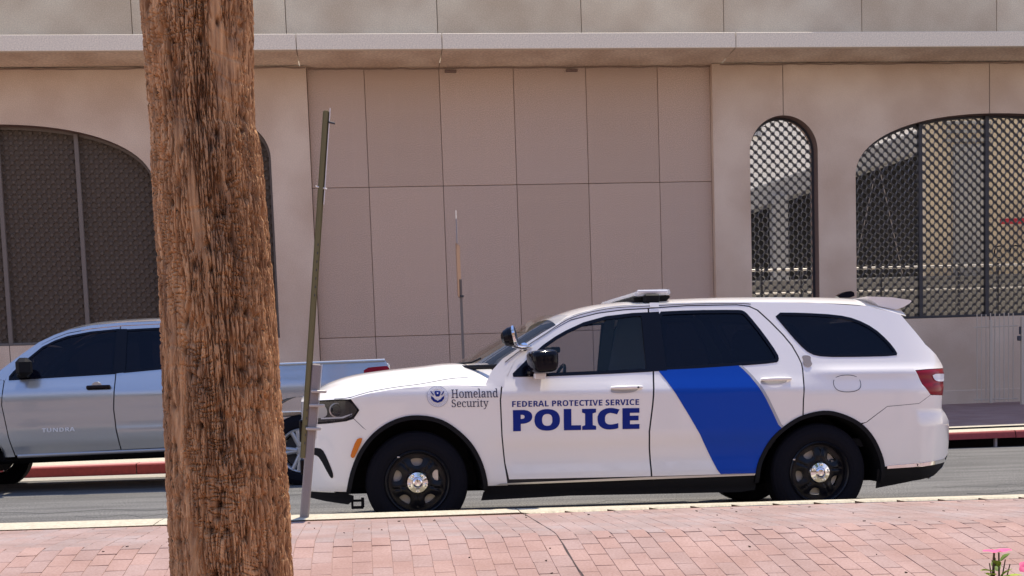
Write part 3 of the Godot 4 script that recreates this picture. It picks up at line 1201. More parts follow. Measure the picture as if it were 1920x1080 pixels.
func wheel(st_name: String, root: Node, at: Vector3, r: float, width: float, side: float, turn: float) -> void:
	var w := Node3D.new()
	var nm := st_name
	var k := 0
	while root.has_node(nm):
		k += 1
		nm = "%s_%03d" % [st_name, k]
	w.name = nm
	root.add_child(w, true)
	w.position = at
	if side < 0:
		w.rotation.y = PI
	var X := Transform3D(Basis(Vector3.RIGHT, PI / 2), Vector3.ZERO)     # lathe axis y -> z
	var rr := 0.236
	var st := new_st()
	lathe(st, [Vector2(rr - 0.004, -0.012), Vector2(rr + 0.01, -0.004), Vector2(rr + 0.035, 0.004), Vector2(rr + 0.07, 0.004), Vector2(rr + 0.098, -0.006), Vector2(r - 0.012, -0.022), Vector2(r, -0.045), Vector2(r, -width + 0.045), Vector2(r - 0.02, -width + 0.015), Vector2(rr, -width)], X, 56, true)
	obj("tyre", st, M.rubber, w)
	# steel rim: outer lip, dished face with five windows
	st = new_st()
	lathe(st, [Vector2(rr, -0.004), Vector2(rr - 0.008, 0.004), Vector2(rr - 0.016, -0.004), Vector2(rr - 0.026, -0.022), Vector2(rr - 0.030, -0.05), Vector2(rr - 0.03, -0.16)], X, 48, true)
	var holes := []
	for i in 5:
		var a := PI / 2 + turn + TAU * i / 5.0
		var hp := PackedVector2Array()
		for c in [[0.119, -0.026], [0.119, 0.026], [0.163, 0.047], [0.172, 0.030], [0.174, 0.0], [0.172, -0.030], [0.163, -0.047]]:
			hp.append(Vector2(cos(a) * c[0] - sin(a) * c[1], sin(a) * c[0] + cos(a) * c[1]))
		holes.append(soft(poly_from(hp), 2))
	var disc := PackedVector2Array()
	for i in 48:
		disc.append(Vector2(cos(TAU * i / 48.0), sin(TAU * i / 48.0)) * (rr - 0.029))
	var face := func(x, y):
		var d := Vector2(x, y).length()
		var a := atan2(y, x) - PI / 2 - turn
		var ripple := cos(a * 5.0)
		var z := -0.045 + 0.022 * smoothstep(0.2, 0.10, d)
		z += 0.012 * smoothstep(0.09, 0.13, d) * smoothstep(0.2, 0.16, d) * (-ripple)
		z -= 0.014 * exp(-pow((absf(fposmod(a * 5.0 / TAU + 0.5, 1.0) - 0.0) if false else absf(fposmod(a * 5.0 / TAU, 1.0) - 0.5)) / 0.05, 2.0)) * smoothstep(0.09, 0.11, d) * smoothstep(0.19, 0.17, d)
		return Vector3(x, y, z)
	patch(st, disc, holes, face, 0.014)
	for hp in holes:
		for i in hp.size():
			var p: Vector2 = hp[i]
			var q: Vector2 = hp[(i + 1) % hp.size()]
			var pa: Vector3 = face.call(p.x, p.y)
			var qa: Vector3 = face.call(q.x, q.y)
			var c2 := Vector2.ZERO
			for h in hp:
				c2 += h
			c2 /= hp.size()
			var inw := Vector3(c2.x - p.x, c2.y - p.y, 0).normalized()
			quad(st, pa, qa, qa - Vector3(0, 0, 0.02), pa - Vector3(0, 0, 0.02), inw)
	obj("rim", st, M.satin_black, w)
	st = new_st()
	lathe(st, [Vector2(0.0, -0.085), Vector2(0.172, -0.085), Vector2(0.172, -0.11), Vector2(0.0, -0.11)], X, 36, true)
	obj("brake_disc", st, M.brake_grey, w)
	st = new_st()
	box(st, Vector3(0.135, 0.03, -0.08), Vector3(0.06, 0.13, 0.03), 0.01)
	obj("caliper", st, M.brushed_metal, w)
	# chrome centre cap with five lobes
	st = new_st()
	lathe(st, [Vector2(0.086, -0.03), Vector2(0.084, -0.012), Vector2(0.074, 0.002), Vector2(0.045, 0.010), Vector2(0.040, 0.012), Vector2(0.037, 0.004), Vector2(0.034, 0.012), Vector2(0.024, 0.019), Vector2(0.0, 0.021)], X, 40, true)
	for i in 5:
		var a := PI / 2 + turn + TAU * (i + 0.5) / 5.0
		var T := Transform3D(Basis(), Vector3(cos(a) * 0.060, sin(a) * 0.060, 0.004)) * X
		lathe(st, [Vector2(0.017, -0.01), Vector2(0.015, 0.003), Vector2(0.008, 0.005), Vector2(0.0, 0.003)], T, 12, true)
	obj("hub_cap", st, M.chrome, w)
	st = new_st()
	var va := PI / 2 + turn + 0.62
	box(st, Vector3(cos(va) * (rr - 0.006), sin(va) * (rr - 0.006), 0.004), Vector3(0.018, 0.012, 0.008), 0.002, Transform3D())
	obj("balance_weight", st, M.brushed_metal, w)


func poly_from(p: PackedVector2Array) -> PackedVector2Array:
	if Geometry2D.is_polygon_clockwise(p):
		p.reverse()
	return p


func scaled_about(p: PackedVector2Array, c: Vector2, k: float) -> PackedVector2Array:
	var q := PackedVector2Array()
	for v in p:
		q.append(c + (v - c) * k)
	return q


func ribbon_poly(a: PackedVector2Array, b: PackedVector2Array) -> PackedVector2Array:
	var q := a.duplicate()
	var c := b.duplicate()
	c.reverse()
	q.append_array(c)
	return poly_from(q)


func smooth_line(p: Array, n: int) -> PackedVector2Array:
	var c := Curve2D.new()
	for i in p.size():
		var d: Vector2 = (p[mini(i + 1, p.size() - 1)] - p[maxi(i - 1, 0)]) / 6.0
		c.add_point(p[i], -d, d)
	var q := PackedVector2Array()
	var L := c.get_baked_length()
	for i in n + 1:
		q.append(c.sample_baked(L * i / n, true))
	return q


func line(a: Array) -> Array:
	var l := []
	for i in range(0, a.size(), 2):
		l.append(Vector2(a[i], a[i + 1]))
	return l


func make_suv() -> void:
	var s := thing("police_car", "white police car with blue diagonal band parked at the near kerb", "police car")
	var bx := Vector3(0.99941048, -0.02046347, -0.02756693).normalized()
	var bz := Vector3(0.02757271, 0, 0.9996198)
	var by := bz.cross(bx).normalized()
	s.transform = Transform3D(Basis(bx, by, bz), Vector3(1.82106, 1.11611, -10.00723) + Vector3(0, 0, 0))
	s.position.y = 0.00011
	var W: Material = M.white_paint

	# ---- outlines on the side of the car, in metres
	var arch_f := smooth_line(line([-2.035, 0.30, -2.000, 0.453, -1.939, 0.598, -1.840, 0.727, -1.709, 0.815, -1.562, 0.855, -1.399, 0.841, -1.270, 0.782, -1.140, 0.665, -1.060, 0.531, -1.020, 0.398, -1.010, 0.30]), 44)
	var arch_r := smooth_line(line([1.003, 0.30, 1.012, 0.40, 1.040, 0.484, 1.120, 0.627, 1.217, 0.719, 1.358, 0.801, 1.536, 0.837, 1.680, 0.812, 1.825, 0.741, 1.934, 0.629, 2.008, 0.479, 2.03, 0.36, 2.03, 0.28]), 44)
	var cf := Vector2(-1.521, 0.37)
	var cr := Vector2(1.521, 0.37)
	var hole_f := poly_from(arch_f)
	var hole_r := poly_from(arch_r)
	hole_f = poly_from(PackedVector2Array(Array(arch_f) + [Vector2(-1.01, 0.0), Vector2(-2.035, 0.0)]))
	hole_r = poly_from(PackedVector2Array(Array(arch_r) + [Vector2(2.03, 0.0), Vector2(1.003, 0.0)]))

	var win_f := poly([-0.80, 1.130, -0.80, 1.142, -0.685, 1.245, -0.563, 1.345, -0.47, 1.405, -0.387, 1.449, -0.247, 1.510, -0.073, 1.555, 0.133, 1.578, 0.232, 1.582, 0.222, 1.155, -0.094, 1.143, -0.553, 1.131])
	var win_r := soft(poly([0.262, 1.158, 0.275, 1.584, 0.594, 1.597, 0.95, 1.597, 0.99, 1.592, 1.023, 1.562, 1.125, 1.412, 1.208, 1.265, 1.212, 1.225, 1.19, 1.209, 0.897, 1.190, 0.58, 1.174]), 1)
	var win_q := soft(poly([1.230, 1.578, 1.45, 1.576, 1.737, 1.558, 1.878, 1.526, 2.012, 1.455, 2.106, 1.358, 2.163, 1.268, 2.155, 1.247, 1.85, 1.243, 1.577, 1.245, 1.473, 1.268, 1.395, 1.347, 1.306, 1.469]), 1)

	# ---- panels
	var front_door := poly([-0.855, 0.378, -0.880, 0.50, -0.899, 0.693, -0.907, 0.955, -0.895, 1.04, -0.870, 1.103, -0.793, 1.234, -0.70, 1.315, -0.613, 1.384, -0.48, 1.465, -0.346, 1.533, -0.132, 1.584, 0.06, 1.607, 0.250, 1.618, 0.236, 1.155, 0.212, 0.90, 0.186, 0.704, 0.19, 0.60, 0.204, 0.375])
	both("front_door", front_door, [win_f], 0.0, 0.05, W, s)
	var rear_door := poly([0.216, 0.375, 0.202, 0.60, 0.198, 0.704, 0.224, 0.90, 0.248, 1.155, 0.262, 1.618, 0.562, 1.637, 0.95, 1.641, 1.04, 1.630, 1.102, 1.600, 1.19, 1.51, 1.275, 1.411, 1.335, 1.325, 1.372, 1.241, 1.388, 1.19, 1.390, 1.146, 1.372, 0.92, 1.367, 0.70, 1.367, 0.375])
	both("rear_door", rear_door, [win_r, hole_r], 0.0, 0.05, W, s)
	var fender := poly([-0.866, 0.335, -0.890, 0.50, -0.909, 0.693, -0.917, 0.955, -0.906, 1.04, -0.900, 1.056, -1.05, 1.063, -1.248, 1.068, -1.40, 1.066, -1.55, 1.055, -1.70, 1.041, -1.823, 1.022, -1.94, 0.995, -1.985, 0.980, -1.973, 0.965, -1.925, 0.899, -1.965, 0.840, -1.90, 0.775, -1.84, 0.72, -1.75, 0.335])
	both("front_fender", fender, [hole_f], 0.0, 0.05, W, s)
	var bumper := poly([-1.80, 0.70, -1.903, 0.772, -1.967, 0.8365, -2.021, 0.820, -2.161, 0.803, -2.31, 0.793, -2.33, 0.60, -2.31, 0.312, -1.95, 0.312])
	both("front_bumper", bumper, [hole_f], 0.0, 0.04, W, s)
	var frame := poly([-0.900, 1.056, -0.885, 1.040, -0.860, 1.103, -0.783, 1.240, -0.69, 1.322, -0.605, 1.391, -0.474, 1.472, -0.343, 1.541, -0.131, 1.592, 0.06, 1.615, 0.254, 1.626, 0.562, 1.645, 0.95, 1.649, 1.047, 1.637, 1.112, 1.606, 1.199, 1.516, 1.284, 1.417, 1.344, 1.331, 1.382, 1.243, 1.398, 1.19, 1.400, 1.146, 1.382, 0.92, 1.377, 0.70,
		1.60, 0.70, 1.872, 0.745, 1.95, 0.80, 2.040, 0.862, 2.299, 0.880, 2.408, 0.943, 2.331, 1.025, 2.285, 1.132, 2.40, 1.139, 2.625, 1.146, 2.628, 1.172, 2.555, 1.246, 2.437, 1.330, 2.34, 1.45, 2.249, 1.567, 2.0, 1.628, 1.6, 1.656, 1.2, 1.664, 0.9, 1.666, 0.57, 1.664, 0.25, 1.654, -0.052, 1.636, -0.20, 1.606, -0.343, 1.565, -0.56, 1.446, -0.69, 1.37, -0.797, 1.303, -0.879, 1.252, -0.96, 1.17, -1.02, 1.063])
	var side_holes := [win_q, hole_r]
	both("body_side", frame, side_holes, 0.0, 0.05, W, s)
	var rear_bumper := poly([1.76, 0.70, 1.879, 0.743, 1.953, 0.796, 2.041, 0.858, 2.300, 0.8765, 2.409, 0.940, 2.545, 0.935, 2.548, 0.835, 2.60, 0.79, 2.670, 0.725, 2.672, 0.58, 2.65, 0.48, 2.575, 0.443, 2.30, 0.425, 1.9, 0.395])
	both("rear_bumper", rear_bumper, [hole_r], 0.0, 0.05, W, s)
	both("rear_valance", poly([1.975, 0.387, 2.30, 0.417, 2.575, 0.435, 2.565, 0.388, 2.446, 0.318, 2.213, 0.275, 1.975, 0.236]), [], -0.012, 0.05, M.black_plastic, s)
	both("bumper_strip", poly([2.045, 0.388, 2.045, 0.410, 2.30, 0.425, 2.575, 0.447, 2.59, 0.425, 2.57, 0.418, 2.30, 0.397]), [hole_r], 0.006, 0.05, M.chrome, s)
	# sills
	both("sill", poly([-1.06, 0.226, -0.40, 0.243, 0.4, 0.238, 0.90, 0.236, 1.02, 0.25, 1.02, 0.372, 0.2, 0.362, -1.03, 0.338]), [hole_f, hole_r], -0.006, 0.06, M.black_plastic, s)
	both("sill_trim", poly([-0.955, 0.338, 0.0, 0.350, 1.0, 0.363, 1.005, 0.374, 0.2, 0.371, -0.92, 0.350]), [hole_r], 0.008, 0.06, M.brushed_metal, s)
	# black lips round the wheel arches
	for e in [[arch_f, cf], [arch_r, cr]]:
		var inner := scaled_about(e[0], e[1], 0.935)
		both("arch_lip", ribbon_poly(e[0], inner), [], 0.010, 0.06, M.black_plastic, s)
		for sd in [1.0, -1.0]:
			var st0 := new_st()
			var rows := []
			for p in inner:
				rows.append([Vector3(p.x, p.y, (suv_w(p.x, p.y) + 0.010) * sd), Vector3(p.x, p.y, 0.5 * sd)])
			for i in rows.size() - 1:
				var mid: Vector3 = (rows[i][0] + rows[i + 1][1]) * 0.5
				quad_auto(st0, rows[i][0], rows[i + 1][0], rows[i + 1][1], rows[i][1], Vector3(e[1].x, e[1].y, mid.z) - mid)
			obj("wheel_well", st0, M.black_plastic, s)
	# glass
	both("front_window", soft(win_f, 0), [], -0.008, 0.08, M.front_glass, s)
	both("rear_window", win_r, [], -0.008, 0.08, M.privacy_glass, s)
	both("quarter_window", win_q, [], -0.006, 0.08, M.privacy_glass, s)
	# black pillar strip and window seals
	both("pillar_trim", poly([0.190, 1.146, 0.195, 1.590, 0.335, 1.596, 0.345, 1.152]), [], 0.003, 0.08, M.gloss_black, s)
	for e in [[win_f, 0.010], [win_r, 0.010], [win_q, 0.006]]:
		var grown: Array = Geometry2D.offset_polygon(e[0], e[1])
		var shrunk: Array = Geometry2D.offset_polygon(e[0], -0.016)
		both("window_seal", grown[0], [shrunk[0]], 0.002, 0.06, M.gloss_black, s)
	both("mirror_sail", poly([-0.80, 1.131, -0.795, 1.142, -0.60, 1.312, -0.585, 1.132]), [], 0.001, 0.06, M.gloss_black, s)
	# door seams are open joints; dark shell behind them
	var shell := new_st()
	for sd in [1.0, -1.0]:
		patch(shell, poly([-0.95, 0.33, -0.95, 1.05, -0.84, 1.12, 0.2, 1.13, 1.45, 1.14, 1.45, 0.33]), [hole_r, hole_f], suv_f(-0.02), 0.1, sd)
		patch(shell, poly([0.18, 1.10, 0.22, 1.62, 0.31, 1.62, 0.29, 1.10]), [], suv_f(-0.02), 0.1, sd)
		patch(shell, poly([1.00, 1.645, 1.14, 1.62, 1.42, 1.25, 1.43, 1.1, 1.36, 1.1, 1.30, 1.30, 1.08, 1.59]), [], suv_f(-0.02), 0.08, sd)
		patch(shell, poly([-0.93, 1.06, -0.80, 1.26, -0.33, 1.57, 0.2, 1.645, 1.0, 1.66, 1.0, 1.62, 0.2, 1.60, -0.30, 1.53, -0.70, 1.28, -0.84, 1.06]), [], suv_f(-0.015), 0.08, sd)
		patch(shell, poly([-2.02, 0.80, -1.99, 0.87, -1.80, 0.75, -1.83, 0.70]), [hole_f], suv_f(-0.012), 0.05, sd)
		patch(shell, poly([1.85, 0.70, 1.85, 0.80, 2.05, 0.9, 2.3, 0.91, 2.42, 0.97, 2.42, 0.9, 2.3, 0.85, 2.05, 0.83]), [hole_r], suv_f(-0.012), 0.05, sd)
	obj("inner_shell", shell, M.seam_dark, s)

	# ---- bonnet with its wings: from crease to crease
	var vc := func(u: float) -> float: return curve_at([-2.42, 0.955, -2.30, 0.965, -2.2, 0.972, -2.0, 0.978, -1.94, 0.995, -1.823, 1.022, -1.55, 1.055, -1.248, 1.068, -0.9, 1.056, -0.8, 1.10], u)
	var vt := func(u: float) -> float: return curve_at([-2.42, 0.95, -2.36, 0.985, -2.21, 1.060, -2.13, 1.098, -2.01, 1.133, -1.87, 1.158, -1.66, 1.184, -1.42, 1.207, -1.27, 1.224, -1.10, 1.228, -0.9, 1.225], u)
	var top_at := func(u: float, sg: float) -> Vector3:
		var a := absf(sg)
		var wc := suv_w(u, vc.call(u))
		var lo: float = vc.call(u)
		var hi: float = vt.call(u)
		var y := lo + (hi - lo) * (1.0 - pow(a, 3.2)) * (1.0 if true else 0.0)
		# a faint raised centre panel
		y += 0.012 * (smoothstep(0.62, 0.50, a)) * smoothstep(-2.3, -1.9, u)
		return Vector3(u, y, wc * sg)
	var st := new_st()
	var rows := []
	for i in 49:
		var u := lerpf(-2.34, -0.93, i / 48.0)
		var r := []
		for j in 61:
			var q := j / 30.0 - 1.0
			r.append(top_at.call(u, signf(q) * (1.0 - pow(1.0 - absf(q), 1.6))))
		rows.append(r)
	loft(st, rows, Vector3.UP)
	obj("bonnet", st, W, s)
	for sd in [1.0, -1.0]:
		st = new_st()
		var pts := []
		for k in 24:
			var t := k / 23.0
			var u := lerpf(-2.1, -1.13, t)
			var sg: float = lerpf(0.985, 0.965, smoothstep(0.0, 0.6, t)) - 0.085 * smoothstep(0.55, 1.0, t)
			pts.append(top_at.call(u, sg * sd) + Vector3(0, 0.0006, 0))
		tube(st, pts, 0.0028, 5)
		obj("bonnet_seam", st, M.seam_dark, s)
	# nose between the two bumper corners
	st = new_st()
	rows = []
	for i in 13:
		var v := lerpf(0.312, 0.962, i / 12.0)
		var r := []
		for j in 25:
			var q := j / 12.0 - 1.0
			var u0 := -2.31
			r.append(Vector3(u0 - 0.05 * (1.0 - q * q) * (1.0 - 0.25 * absf(v - 0.6)), v, suv_w(u0, v) * q))
		rows.append(r)
	loft(st, rows, Vector3.LEFT)
	obj("nose", st, W, s)
	st = new_st()
	box(st, Vector3(-2.350, 0.74, 0), Vector3(0.03, 0.17, 0.9), 0.01)
	box(st, Vector3(-2.350, 0.47, 0), Vector3(0.03, 0.12, 0.9), 0.01)
	obj("grille", st, M.gloss_black, s)
	both("front_lip", poly([-2.31, 0.304, -2.33, 0.262, -2.18, 0.236, -2.02, 0.218, -1.98, 0.25, -1.98, 0.304]), [hole_f], -0.008, 0.05, M.black_plastic, s)
	both("bumper_intake", soft(poly([-2.33, 0.630, -2.24, 0.628, -2.197, 0.621, -2.168, 0.566, -2.125, 0.455, -2.123, 0.415, -2.137, 0.408, -2.155, 0.433, -2.216, 0.555, -2.25, 0.578, -2.33, 0.585]), 1), [], 0.003, 0.03, M.black_plastic, s)
	st = new_st()
	box(st, Vector3(-1.990, 0.215, 0.80), Vector3(0.016, 0.07, 0.05), 0.004)
	box(st, Vector3(-1.950, 0.190, 0.80), Vector3(0.08, 0.018, 0.05), 0.004)
	box(st, Vector3(-1.915, 0.225, 0.80), Vector3(0.022, 0.07, 0.05), 0.004)
	box(st, Vector3(-1.950, 0.240, 0.80), Vector3(0.09, 0.014, 0.05), 0.004)
	obj("air_dam_bracket", st, M.black_plastic, s)
	# headlights
	var hl := soft(poly([-2.31, 0.962, -2.214, 0.972, -2.130, 0.976, -2.016, 0.980, -1.990, 0.972, -1.955, 0.940, -1.925, 0.899, -1.962, 0.846, -2.021, 0.823, -2.161, 0.806, -2.31, 0.795]), 1)
	var lamp := both("headlight", hl, [], -0.035, 0.04, M.satin_black, s)
	st = new_st()
	patch(st, soft(poly([-2.28, 0.94, -2.18, 0.945, -2.15, 0.90, -2.16, 0.845, -2.28, 0.84]), 2), [], suv_f(-0.02), 0.03)
	obj("reflector", st, M.brake_grey, lamp)
	st = new_st()
	lathe(st, [Vector2(0.045, -0.02), Vector2(0.043, 0.006), Vector2(0.03, 0.016), Vector2(0.0, 0.02)], Transform3D(Basis(Vector3.RIGHT, PI / 2), Vector3(-2.085, 0.900, suv_w(-2.085, 0.9) - 0.03)), 20, true)
	obj("projector", st, M.gloss_black, lamp)
	st = new_st()
	lathe(st, [Vector2(0.054, -0.01), Vector2(0.054, 0.004), Vector2(0.046, 0.006), Vector2(0.045, -0.01)], Transform3D(Basis(Vector3.RIGHT, PI / 2), Vector3(-2.085, 0.900, suv_w(-2.085, 0.9) - 0.03)), 20, true)
	obj("projector_ring", st, M.brushed_metal, lamp)
	st = new_st()
	patch(st, poly([-2.20, 0.835, -2.04, 0.842, -1.98, 0.868, -1.975, 0.876, -2.05, 0.852, -2.20, 0.845]), [], suv_f(-0.015), 0.03)
	obj("light_strip", st, M.clear_lens, lamp)
	both("headlight_cover", hl, [], 0.003, 0.05, M.lamp_cover, s)
	both("headlight_rim", hl, [Geometry2D.offset_polygon(hl, -0.012)[0]], 0.004, 0.04, M.gloss_black, s)
	both("side_marker", soft(poly([-1.953, 0.690, -1.925, 0.702, -1.905, 0.697, -1.950, 0.60, -1.973, 0.556, -1.992, 0.560, -1.997, 0.580]), 1), [], 0.012, 0.03, M.amber_lens, s)

	# ---- roof
	st = new_st()
	rows = []
	for i in 61:
		var u := lerpf(-0.46, 2.30, i / 60.0)
		var ve := curve_at([-0.46, 1.500, -0.343, 1.565, -0.20, 1.606, -0.052, 1.636, 0.25, 1.654, 0.57, 1.664, 0.9, 1.666, 1.2, 1.664, 1.6, 1.656, 2.0, 1.628, 2.30, 1.55], u)
		var vr := curve_at([-0.46, 1.565, -0.36, 1.602, -0.22, 1.648, -0.05, 1.681, 0.2, 1.703, 0.55, 1.720, 0.9, 1.731, 1.3, 1.734, 1.7, 1.731, 2.0, 1.722, 2.3, 1.700], u)
		var we := suv_w(u, ve)
		var r := []
		for j in 41:
			var q := j / 20.0 - 1.0
			q = signf(q) * (1.0 - pow(1.0 - absf(q), 1.5))
			r.append(Vector3(u, ve + (vr - ve) * (1.0 - pow(absf(q), 3.0)), we * q))
		rows.append(r)
	loft(st, rows, Vector3.UP)
	obj("roof", st, W, s)
	for sd in [1.0, -1.0]:
		st = new_st()
		var pts := []
		for i in 40:
			var u := lerpf(-0.86, 1.06, i / 39.0)
			var v := curve_at([-0.879, 1.215, -0.797, 1.275, -0.69, 1.347, -0.56, 1.426, -0.343, 1.552, -0.052, 1.621, 0.25, 1.640, 0.57, 1.653, 0.95, 1.657, 1.05, 1.652, 1.25, 1.62], u)
			pts.append(Vector3(u, v, (suv_w(u, v) + 0.0005) * sd))
		tube(st, pts, 0.0032, 5)
		obj("roof_seam", st, M.seam_dark, s)
	# windscreen, rear screen
	st = new_st()
	rows = []
	for i in 13:
		var t := i / 12.0
		var r := []
		for j in 25:
			var q := j / 12.0 - 1.0
			var ub := lerpf(-0.90, -0.36, t)
			var e := suv_w(ub, lerpf(1.235, 1.56, t)) - 0.01
			r.append(Vector3(ub - lerpf(0.30, 0.14, t) * (1.0 - pow(absf(q), 2.4)), lerpf(1.20, 1.575, t) + 0.022 * (1 - q * q) * t, e * q))
		rows.append(r)
	loft(st, rows, Vector3(-1, 1, 0))
	obj("windscreen", st, M.screen_glass, s)
	st = new_st()
	for j in 1:
		var pts := []
		for k in 25:
			var q := k / 12.0 - 1.0
			pts.append(Vector3(-0.905 - 0.30 * (1.0 - pow(absf(q), 2.4)) - 0.015, 1.198, (suv_w(-0.9, 1.235) - 0.03) * q))
		tube(st, pts, 0.02, 6)
	obj("cowl", st, M.black_plastic, s)
	st = new_st()
	tube(st, [Vector3(-1.20, 1.225, 0.25), Vector3(-1.07, 1.235, 0.55), Vector3(-1.02, 1.26, 0.68)], 0.008, 5)
	obj("wiper", st, M.black_plastic, s)
	st = new_st()
	rows = []
	for i in 17:
		var v := lerpf(0.30, 1.56, i / 16.0)
		var ue := curve_at([0.30, 2.40, 0.388, 2.56, 0.48, 2.648, 0.58, 2.668, 0.725, 2.668, 0.79, 2.60, 0.83, 2.545, 0.93, 2.545, 1.12, 2.62, 1.172, 2.626, 1.246, 2.553, 1.33, 2.435, 1.45, 2.338, 1.567, 2.247], v)
		var r := []
		for j in 17:
			var q := j / 8.0 - 1.0
			r.append(Vector3(ue + 0.08 * (1.0 - q * q), v, suv_w(ue, v) * q))
		rows.append(r)
	loft(st, rows, Vector3.RIGHT)
	obj("tailgate", st, W, s)
	st = new_st()
	rows = []
	for i in 5:
		var v := lerpf(1.20, 1.55, i / 4.0)
		var ue := curve_at([1.172, 2.626, 1.246, 2.553, 1.33, 2.435, 1.45, 2.338, 1.567, 2.247], v) + 0.012
		var r := []
		for j in 13:
			var q := (j / 6.0 - 1.0) * 0.97
			r.append(Vector3(ue + 0.08 * (1.0 - q * q), v, suv_w(ue, v) * q))
		rows.append(r)
	loft(st, rows, Vector3.RIGHT)
	obj("rear_screen", st, M.privacy_glass, s)
	st = new_st()
	prism(st, poly([2.0, 1.705, 2.2, 1.698, 2.36, 1.675, 2.365, 1.665, 2.35, 1.650, 2.30, 1.622, 2.235, 1.602, 2.1, 1.63]), -0.655, 0.655)
	obj("spoiler", st, W, s)
	both("tail_light", soft(poly([2.285, 1.130, 2.40, 1.136, 2.625, 1.144, 2.612, 1.10, 2.560, 0.932, 2.48, 0.936, 2.408, 0.947, 2.365, 0.98, 2.331, 1.025]), 0), [], -0.004, 0.03, M.red_lens, s)
	both("reverse_lamp", soft(poly([2.44, 1.100, 2.60, 1.102, 2.615, 1.098, 2.600, 1.046, 2.585, 1.042, 2.49, 1.044, 2.46, 1.06]), 1), [], 0.003, 0.03, M.clear_lens, s, false)

	# ---- body underneath, cabin
	st = new_st()
	box(st, Vector3(0.1, 0.40, 0), Vector3(4.5, 0.28, 1.0), 0.05)
	box(st, Vector3(-0.05, 0.34, 0), Vector3(1.9, 0.20, 1.70), 0.04)
	box(st, Vector3(-1.6, 0.70, 0), Vector3(1.1, 0.55, 1.0), 0.05)
	box(st, Vector3(1.6, 0.70, 0), Vector3(1.6, 0.55, 1.0), 0.05)
	obj("chassis", st, M.black_plastic, s)
	st = new_st()
	box(st, Vector3(-0.80, 1.0, 0), Vector3(0.55, 0.26, 1.60), 0.08)
	box(st, Vector3(-0.62, 1.115, 0.38), Vector3(0.26, 0.09, 0.40), 0.04)
	obj("dashboard", st, M.seat_cloth, s)
	st = new_st()
	var ring := []
	for i in 25:
		var a := TAU * i / 24.0
		ring.append(Vector3(-0.40 + 0.06 * sin(a), 1.04 + 0.17 * sin(a) , 0.38 + 0.18 * cos(a)))
	tube(st, ring, 0.014, 7, false)
	obj("steering_wheel", st, M.gloss_black, s)
	for z in [0.40, -0.40]:
		st = new_st()
		box(st, Vector3(0.05, 0.72, z), Vector3(0.52, 0.22, 0.50), 0.06)
		box(st, Vector3(0, 0, 0), Vector3(0.14, 0.66, 0.48), 0.05, Transform3D(Basis(Vector3.BACK, -0.22), Vector3(0.30, 1.06, z)))
		box(st, Vector3(0, 0, 0), Vector3(0.10, 0.20, 0.26), 0.04, Transform3D(Basis(Vector3.BACK, -0.18), Vector3(0.40, 1.46, z)))
		obj("front_seat", st, M.seat_cloth, s)
	st = new_st()
	box(st, Vector3(0, 0, 0), Vector3(0.03, 0.90, 1.30), 0.01, Transform3D(Basis(Vector3.BACK, -0.20), Vector3(0.26, 1.20, 0.0)))
	obj("prisoner_partition", st, M.seat_cloth, s)
	st = new_st()
	box(st, Vector3(1.2, 0.9, 0), Vector3(0.5, 0.5, 1.3), 0.06)
	box(st, Vector3(1.4, 1.2, 0), Vector3(0.16, 0.6, 1.25), 0.05)
	box(st, Vector3(0.8, 0.58, 0), Vector3(3.0, 0.06, 1.5))
	obj("rear_bench", st, M.seat_cloth, s)

	# ---- wheels
	wheel("wheel", s, Vector3(-1.521, 0.37, 0.925), 0.372, 0.25, 1, 0.0)
	wheel("wheel", s, Vector3(1.521, 0.37, 0.925), 0.372, 0.25, 1, 0.49)
	wheel("wheel", s, Vector3(-1.521, 0.37, -0.925), 0.372, 0.25, -1, 0.3)
	wheel("wheel", s, Vector3(1.521, 0.37, -0.925), 0.372, 0.25, -1, 0.9)

	# ---- mirror, spotlight, light bar, aerial
	for sd in [1.0, -1.0]:
		st = new_st()
		var mb := Basis(Vector3.BACK, 0.06) * Basis(Vector3.UP, 0.12 * sd)
		blob(st, Vector3(0.098, 0.084, 0.115), 4.2, Transform3D(mb, Vector3(-0.612, 1.226, 1.03 * sd)))
		box(st, Vector3(-0.655, 1.150, 0.93 * sd), Vector3(0.12, 0.05, 0.12), 0.018)
		var mo := obj("mirror", st, M.gloss_black, s)
		st = new_st()
		box(st, Vector3(-0.630, 1.125, 1.0 * sd), Vector3(0.085, 0.045, 0.06), 0.008)
		obj("mirror_lamp", st, M.clear_lens, mo)
	st = new_st()
	var sx := Transform3D(Basis(Vector3.BACK, deg_to_rad(-78)) * Basis(Vector3.RIGHT, 0.25), Vector3(-0.815, 1.412, 0.93))
	lathe(st, [Vector2(0.0, -0.085), Vector2(0.03, -0.080), Vector2(0.055, -0.06), Vector2(0.070, -0.025), Vector2(0.073, 0.012), Vector2(0.071, 0.018)], sx, 28, true)
	var spot := obj("spotlight", st, M.gloss_black, s)
	st = new_st()
	lathe(st, [Vector2(0.073, 0.006), Vector2(0.078, 0.010), Vector2(0.078, 0.026), Vector2(0.068, 0.028), Vector2(0.0, 0.020)], sx, 28, true)
	obj("spotlight_rim", st, M.chrome, spot)
	st = new_st()
	tube(st, [Vector3(-0.81, 1.345, 0.93), Vector3(-0.76, 1.335, 0.90), Vector3(-0.715, 1.335, 0.86), Vector3(-0.66, 1.34, 0.80)], [0.014, 0.016, 0.018, 0.012], 8)
	lathe(st, [Vector2(0.035, 0.0), Vector2(0.030, 0.012), Vector2(0.0, 0.016)], Transform3D(Basis(Vector3.RIGHT, 1.1), Vector3(-0.715, 1.338, 0.825)), 16, true)
	obj("spotlight_arm", st, M.chrome, spot)
	st = new_st()
	tube(st, [Vector3(-0.60, 1.325, 0.74), Vector3(-0.53, 1.322, 0.72)], 0.013, 7)
